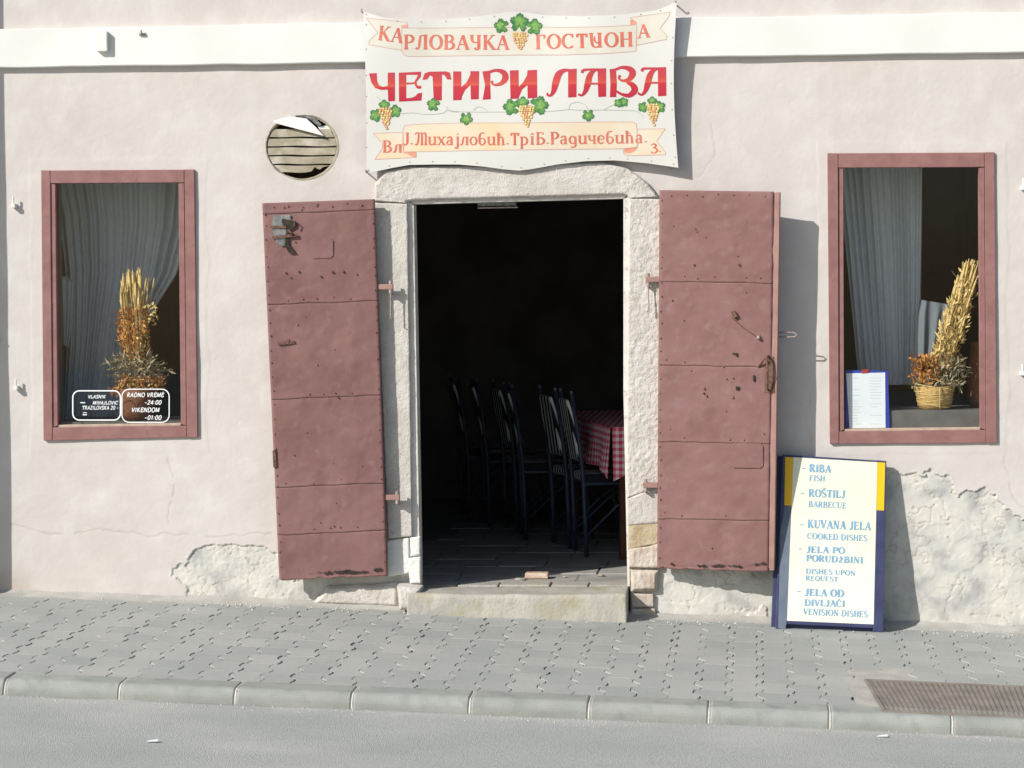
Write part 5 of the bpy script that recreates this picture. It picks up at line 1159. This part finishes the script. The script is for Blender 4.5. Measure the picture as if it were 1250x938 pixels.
for txt, x0, x1, y, hh in (('RADNO VREME', 154.5, 200, 484.8, 5), ('-24:00', 176, 197, 494, 5), ('VIKENDOM', 160, 194.5, 503.2, 5.2), ('-01:00', 176, 197, 512.5, 5)): s2 += text2d(txt, x0, y, x1, y, hh, serif=False, bold=1.3, shear=.2)
o = obj('sticker', lift(s1, GLS, base=.0006), m_sticker, wL, label='left rounded sticker with three lines of small white text')
o = obj('sticker', lift(s2, GLS, base=.0006), m_sticker, wL, label='right rounded sticker with opening hours in white text')

# ------------------------------------------------------------------ menu board
BS_T, BS_B = .055, .21
qb = [(955, 555), (1082, 563), (1078, 775), (946.5, 767)]
c4 = [W(float(a_), float(b_), s_) for (a_, b_), s_ in zip(qb, (BS_T, BS_T, BS_B, BS_B))]
bp0 = c4[0]; bn_ = np.cross(c4[1] - c4[0], c4[3] - c4[0]); bn_ /= np.linalg.norm(bn_)
if bn_[1] > 0: bn_ = -bn_
def BD(px_, py_, off): return PL(px_, py_, bp0 + bn_ * off, bn_)
bd = empty('menu_board', tuple(W(1012, 770, .12)), 'blue framed sandwich board with a white and yellow menu leaning against the wall', 'menu board')
def bpr(pts, h0, h1, name, mt, bev=.002):
    p = np.array(pts, float); A_ = BD(p[:, 0], p[:, 1], h1); B_ = A_ - bn_ * (h1 - h0); n_ = len(p)
    return obj(name, (np.vstack([A_, B_]), [tuple(range(n_)), tuple(range(2 * n_ - 1, n_ - 1, -1))] + [(i, (i + 1) % n_, n_ + (i + 1) % n_, n_ + i) for i in range(n_)]), mt, bd, bevel=bev)
bpr([(956, 557), (1081, 565), (1076.5, 764), (950, 757)], -.012, -.001, 'backing_panel', m_board)
bpr([(955, 555), (968.5, 556), (961, 757), (959, 770), (946.5, 767)], -.02, .004, 'side_rail', m_board)
bpr([(1071, 562), (1082, 563), (1078, 775), (1065, 773.5), (1066.5, 763)], -.02, .004, 'side_rail', m_board)
bpr([(955, 555), (1082, 563), (1082, 565), (955, 557.5)], -.02, .0065, 'top_rail', m_board)
bpr([(960.5, 757), (1066.5, 762), (1066, 767), (960, 762)], -.018, .003, 'bottom_rail', m_board)
bpr([(968.5, 557.5), (1071, 564), (1066.5, 762.5), (960.5, 758)], -.001, .0045, 'menu_panel', m_panel, .001)
bpr([(958.5, 558), (968.3, 558.7), (966.2, 617.5), (957.5, 617)], .0042, .0052, 'yellow_strip', m_yellow, 0)
bpr([(1071.2, 564.5), (1080.5, 565), (1079, 623.5), (1070, 623)], .0042, .0052, 'yellow_strip', m_yellow, 0)
bpr([(967, 625), (1069.8, 630), (1069.8, 630.4), (967, 625.4)], .0048, .0052, 'panel_joint', m_inkg, 0)
bpr([(952.5, 650), (958, 617.6), (966, 618.2), (960.5, 757), (958.6, 769), (950, 767)], .0042, .0056, 'faded_edge_film', m_boardback, 0)
# folded rear leaf
V = np.array([c4[0], c4[1], c4[2], c4[3]]) - bn_ * .028; V = V + np.array([-.022, .0, -.004]); V2 = V - bn_ * .02
obj('rear_leaf', (np.vstack([V, V2]), [(0, 1, 2, 3), (7, 6, 5, 4), (0, 4, 5, 1), (1, 5, 6, 2), (2, 6, 7, 3), (3, 7, 4, 0)]), m_board, bd, bevel=.002)
def L7(txt, xa, ya, xb, yb, hh, bold=1.75):      # coordinates read on a 3.75x enlargement at (930,540)
    pc = text2d(txt, 930 + xa / 3.75, 540 + ya / 3.75, 930 + xb / 3.75, 540 + yb / 3.75, hh / 3.75, bold=bold, tr=.05)
    obj('menu_lettering', lift(pc, lambda a_, b_, o_: BD(a_, b_, .005 + o_), base=.0004, eps=.00002), m_ink, bd)
L7('RIBA', 217, 135, 318, 139, 33); L7('FISH', 217, 176, 290, 179, 25, 1.5)
L7('ROŠTILJ', 214, 249, 383, 255, 33); L7('BARBECUE', 213, 296, 388, 303, 26, 1.5)
L7('KUVANA JELA', 209, 391, 500, 403, 36); L7('COOKED DISHES', 207, 442, 484, 453, 26, 1.5)
L7('JELA PO', 203, 505, 382, 510, 28); L7('PORUDžBINI', 203, 544, 465, 555, 28)
L7('DISHES UPON', 201, 601, 430, 611, 22, 1.5); L7('REQUEST', 200, 632, 350, 638, 21, 1.5)
L7('JELA OD', 195, 702, 378, 708, 31); L7('DIVLJAČI', 195, 748, 382, 754, 28); L7('VENISION DISHES', 189, 789, 486, 802, 27, 1.5)
for (x, y) in ((180, 133), (175, 246), (172, 390), (165, 501), (158, 695)): L7('-', x, y, x + 24, y + 1, 30, 1.6)
# ------------------------------------------------------------------ chairs and table inside
up = np.array([0, 0, 1.])
def FLP(px_, py_, z=0): return PL(np.array(float(px_)), np.array(float(py_)), np.array([0, 0, ZF + z]), up)
fdir = math.radians(15)               # chairs face right and inwards
def make_chair(label):
    t = empty('dining_chair', (0, 0, 0), label, 'chair', 'striped dining chairs in a row')
    def o_(name, VF, mt, **k): return obj(name, VF, mt, t, **k)
    w2, d2_ = .175, .20; rad = .013
    for s in (-1, 1):
        o_('back_post', tube([(-d2_ + .01, s * w2, 0), (-d2_ + .003, s * w2, .24), (-d2_ - .004, s * w2, .46), (-d2_ - .022, s * w2, .66), (-d2_ - .065, s * w2, .97)], rad, 8), m_chair, smooth=True)
        o_('leg', tube([(d2_ + .02, s * w2, 0), (d2_ - .01, s * w2, .25), (d2_ - .02, s * w2, .44)], rad * .9, 8), m_chair, smooth=True)
        o_('brace', tube([(-d2_ + .01, s * w2, .12), (0, s * (w2 - .01), .30), (d2_ - .03, s * w2, .43)], .007, 6), m_chair, smooth=True)
        o_('post_cap', tube([(-d2_ - .065, s * w2, .965), (-d2_ - .067, s * w2, .985)], [.013, .008], 8), m_galv)
    for s in (-1, 1): o_('seat_rail', tube([(-d2_, s * w2, .43), (d2_, s * w2, .43)], .010, 6), m_chair)
    o_('seat_cushion', box(-d2_ - .0, d2_ + .02, -w2 + .0, w2 - .0, .435, .49), m_stripe, bevel=.02)
    # back cushion leaning back
    V, Fc = box(-.018, .018, -.14, .14, .56, .93); V = [(x - d2_ - .005 - (z - .56) * .19, y, z) for x, y, z in V]; o_('back_cushion', (V, Fc), m_stripeb, bevel=.014)
    o_('cross_bar', tube([(-d2_ + .006, -w2, .10), (-d2_ + .006, w2, .10)], .007, 6), m_chair)
    return t
def copy_tree(o, parent=None):
    c_ = o.copy(); COL.objects.link(c_); c_.parent = parent
    for ch in list(o.children): copy_tree(ch, c_)
    return c_
labs = ['striped dining chair nearest the doorway, in front of the checked tablecloth', 'second striped dining chair from the doorway', 'third striped dining chair from the doorway',
        'fourth striped dining chair, half lost in the dark room', 'fifth striped dining chair, deep in the dark room', 'sixth striped dining chair, farthest left in the dark room']
foot = FLP(716, 680)
fx, fy = math.cos(fdir), math.sin(fdir)
rdx, rdy = -fy, fx
# near post foot local (-.26,-.20)
c0 = np.array([foot[0] - (-.19 * fx + .175 * fy), foot[1] - (-.19 * fy - .175 * fx), ZF + .003])
proto = make_chair(labs[0])
rc = random.Random(2)
for k in range(6):
    o = proto if k == 0 else copy_tree(proto)
    o.location = (c0[0] - .185 * k + (rc.uniform(-.04, .04) if k else 0), c0[1] + .42 * k, c0[2]); o.scale = (1, 1, .965); o.rotation_euler = (0, 0, fdir + (rc.uniform(-.13, .10) if k else 0)); o['label'] = labs[k]
# table
tc_ = FLP(747, 527, .735)
tb_ = empty('dining_table', (tc_[0], tc_[1], ZF), 'dark dining table under the red checked cloth just inside the doorway', 'table')
def TP(a_, b_, z): return (tc_[0] + fx * a_ + rdx * b_, tc_[1] + fy * a_ + rdy * b_, ZF + z)
def tbox(a0, a1, b0, b1, z0, z1): 
    V, Fc = box(a0, a1, b0, b1, z0, z1); return [TP(*v) for v in V], Fc
obj('table_top', tbox(.005, .8, .005, 1.7, .72, .752), m_table, tb_, bevel=.004)
for a_, b_ in ((.06, .08), (.72, .08), (.06, 1.6), (.72, 1.6)): obj('leg', tbox(a_, a_ + .05, b_, b_ + .05, 0, .72), m_table, tb_)
tcl = empty('tablecloth', (tc_[0], tc_[1], ZF + .76), 'red and white checked tablecloth with a hanging corner inside the doorway', 'tablecloth')
obj('cloth_top', ([TP(0, 0, .758), TP(.8, 0, .758), TP(.8, 1.7, .758), TP(0, 1.7, .758)], [(0, 1, 2, 3)]), m_checkt, tcl)
def drop(p0, p1, nrm, dfun, n_=60):
    V = []
    for j in range(8):
        for i in range(n_):
            u = i / (n_ - 1); z = .758 - dfun(u) * j / 7; L_ = p0[0] * 0; a_ = p0[0] + (p1[0] - p0[0]) * u; b_ = p0[1] + (p1[1] - p0[1]) * u; w_ = (.008 + .02 * j / 7 * (1 + math.sin(u * 25)))
            V.append(TP(a_ + nrm[0] * w_, b_ + nrm[1] * w_, z))
    return V, gridF(n_, 8)
obj('cloth_side', drop((0, 0), (0, 1.7), (-1, 0), lambda u: .24 + .05 * math.exp(-u * 30)), m_check, tcl, smooth=True)
obj('cloth_end', drop((0, 0), (.8, 0), (0, -1), lambda u: .30 - .14 * min(1, u * 3)), stripes('red gingham end', 'checkx'), tcl, smooth=True)
m_rot = None

# ------------------------------------------------------------------ litter on the road
for (x, y, lab) in ((186, 905, 'small white paper scrap on the road below the left window'), (1077, 899, 'small white paper scrap against the kerb below the drain grate')):
    zrd = zb(W(x, 700)[0]) + SY * yk - KERBH + .004
    for _ in range(4): zrd = zb(float(PL(np.array(float(x)), np.array(float(y)), np.array([0, 0, zrd]), up)[0])) + SY * yk - KERBH + .005
    c = PL(np.array(float(x)), np.array(float(y)), np.array([0, 0, zrd]), up)
    obj('paper_scrap', ([(c[0] - .022, c[1] - .01, c[2]), (c[0] + .024, c[1] - .014, c[2] + .002), (c[0] + .02, c[1] + .014, c[2] + .006), (c[0] - .018, c[1] + .01, c[2] + .001)], [(0, 1, 2, 3)]), m_paper, None, lab, 'paper scrap')

# plaster crumbs along the wall foot and grit in the gutter
def crumbs(n_, fx_, fy_, fz_, smin, smax, seed):
    r = random.Random(seed); parts = []
    for _ in range(n_):
        x = fx_(r); y = fy_(r); z = fz_(x, y); a = r.uniform(smin, smax); q = r.uniform(0, 6.28)
        V = [(x + a * math.cos(q + t) * r.uniform(.7, 1.3), y + a * math.sin(q + t) * r.uniform(.7, 1.2), z - .002) for t in (0, 1.57, 3.14, 4.71)] + [(x + a * .3 * math.cos(q + t), y + a * .3 * math.sin(q + t), z + a * .8) for t in (.8, 2.4, 3.9, 5.4)]
        parts.append((V, [(0, 1, 5, 4), (1, 2, 6, 5), (2, 3, 7, 6), (3, 0, 4, 7), (4, 5, 6, 7)]))
    return join(parts)
xa, xb = W(0, 740)[0], W(1250, 770)[0]
xc = [W(q_, 740)[0] for q_ in (270, 330, 430, 860, 900, 1130, 1200)]
o = obj('plaster_crumbs', crumbs(230, lambda r: r.choice(xc) + r.gauss(0, .16) if r.random() < .75 else r.uniform(xa, xb), lambda r: -.03 - abs(r.gauss(0, .10)), lambda x, y: zp(x, y) + .002, .002, .0085, 3), m_mortar, None, 'pale plaster crumbs scattered along the foot of the wall', 'plaster crumbs', kind='stuff')
o = obj('gutter_grit', crumbs(420, lambda r: r.uniform(xa - .1, xb + .1), lambda r: yk - .012 - abs(r.gauss(0, .07)), lambda x, y: zb(x) + SY * yk - KERBH + .001, .0015, .0055, 4), m_mortar, None, 'fine pale grit lying in the gutter along the kerb', 'grit', kind='stuff')
# neighbouring house left of the frame: its projecting front shades the left edge of the wall
xs_ = W(9, 300)[0]; nproj = .30
nb_ = empty('neighbouring_house', (xs_ - nproj * SA - 2, -nproj / 2, zb(-5)), 'neighbouring house front projecting beyond the left edge of the wall', 'house')
obj('wall', box(xs_ - nproj * SA - 4, xs_ - nproj * SA, -nproj, -.03, -1, 6.2), m_band, nb_)
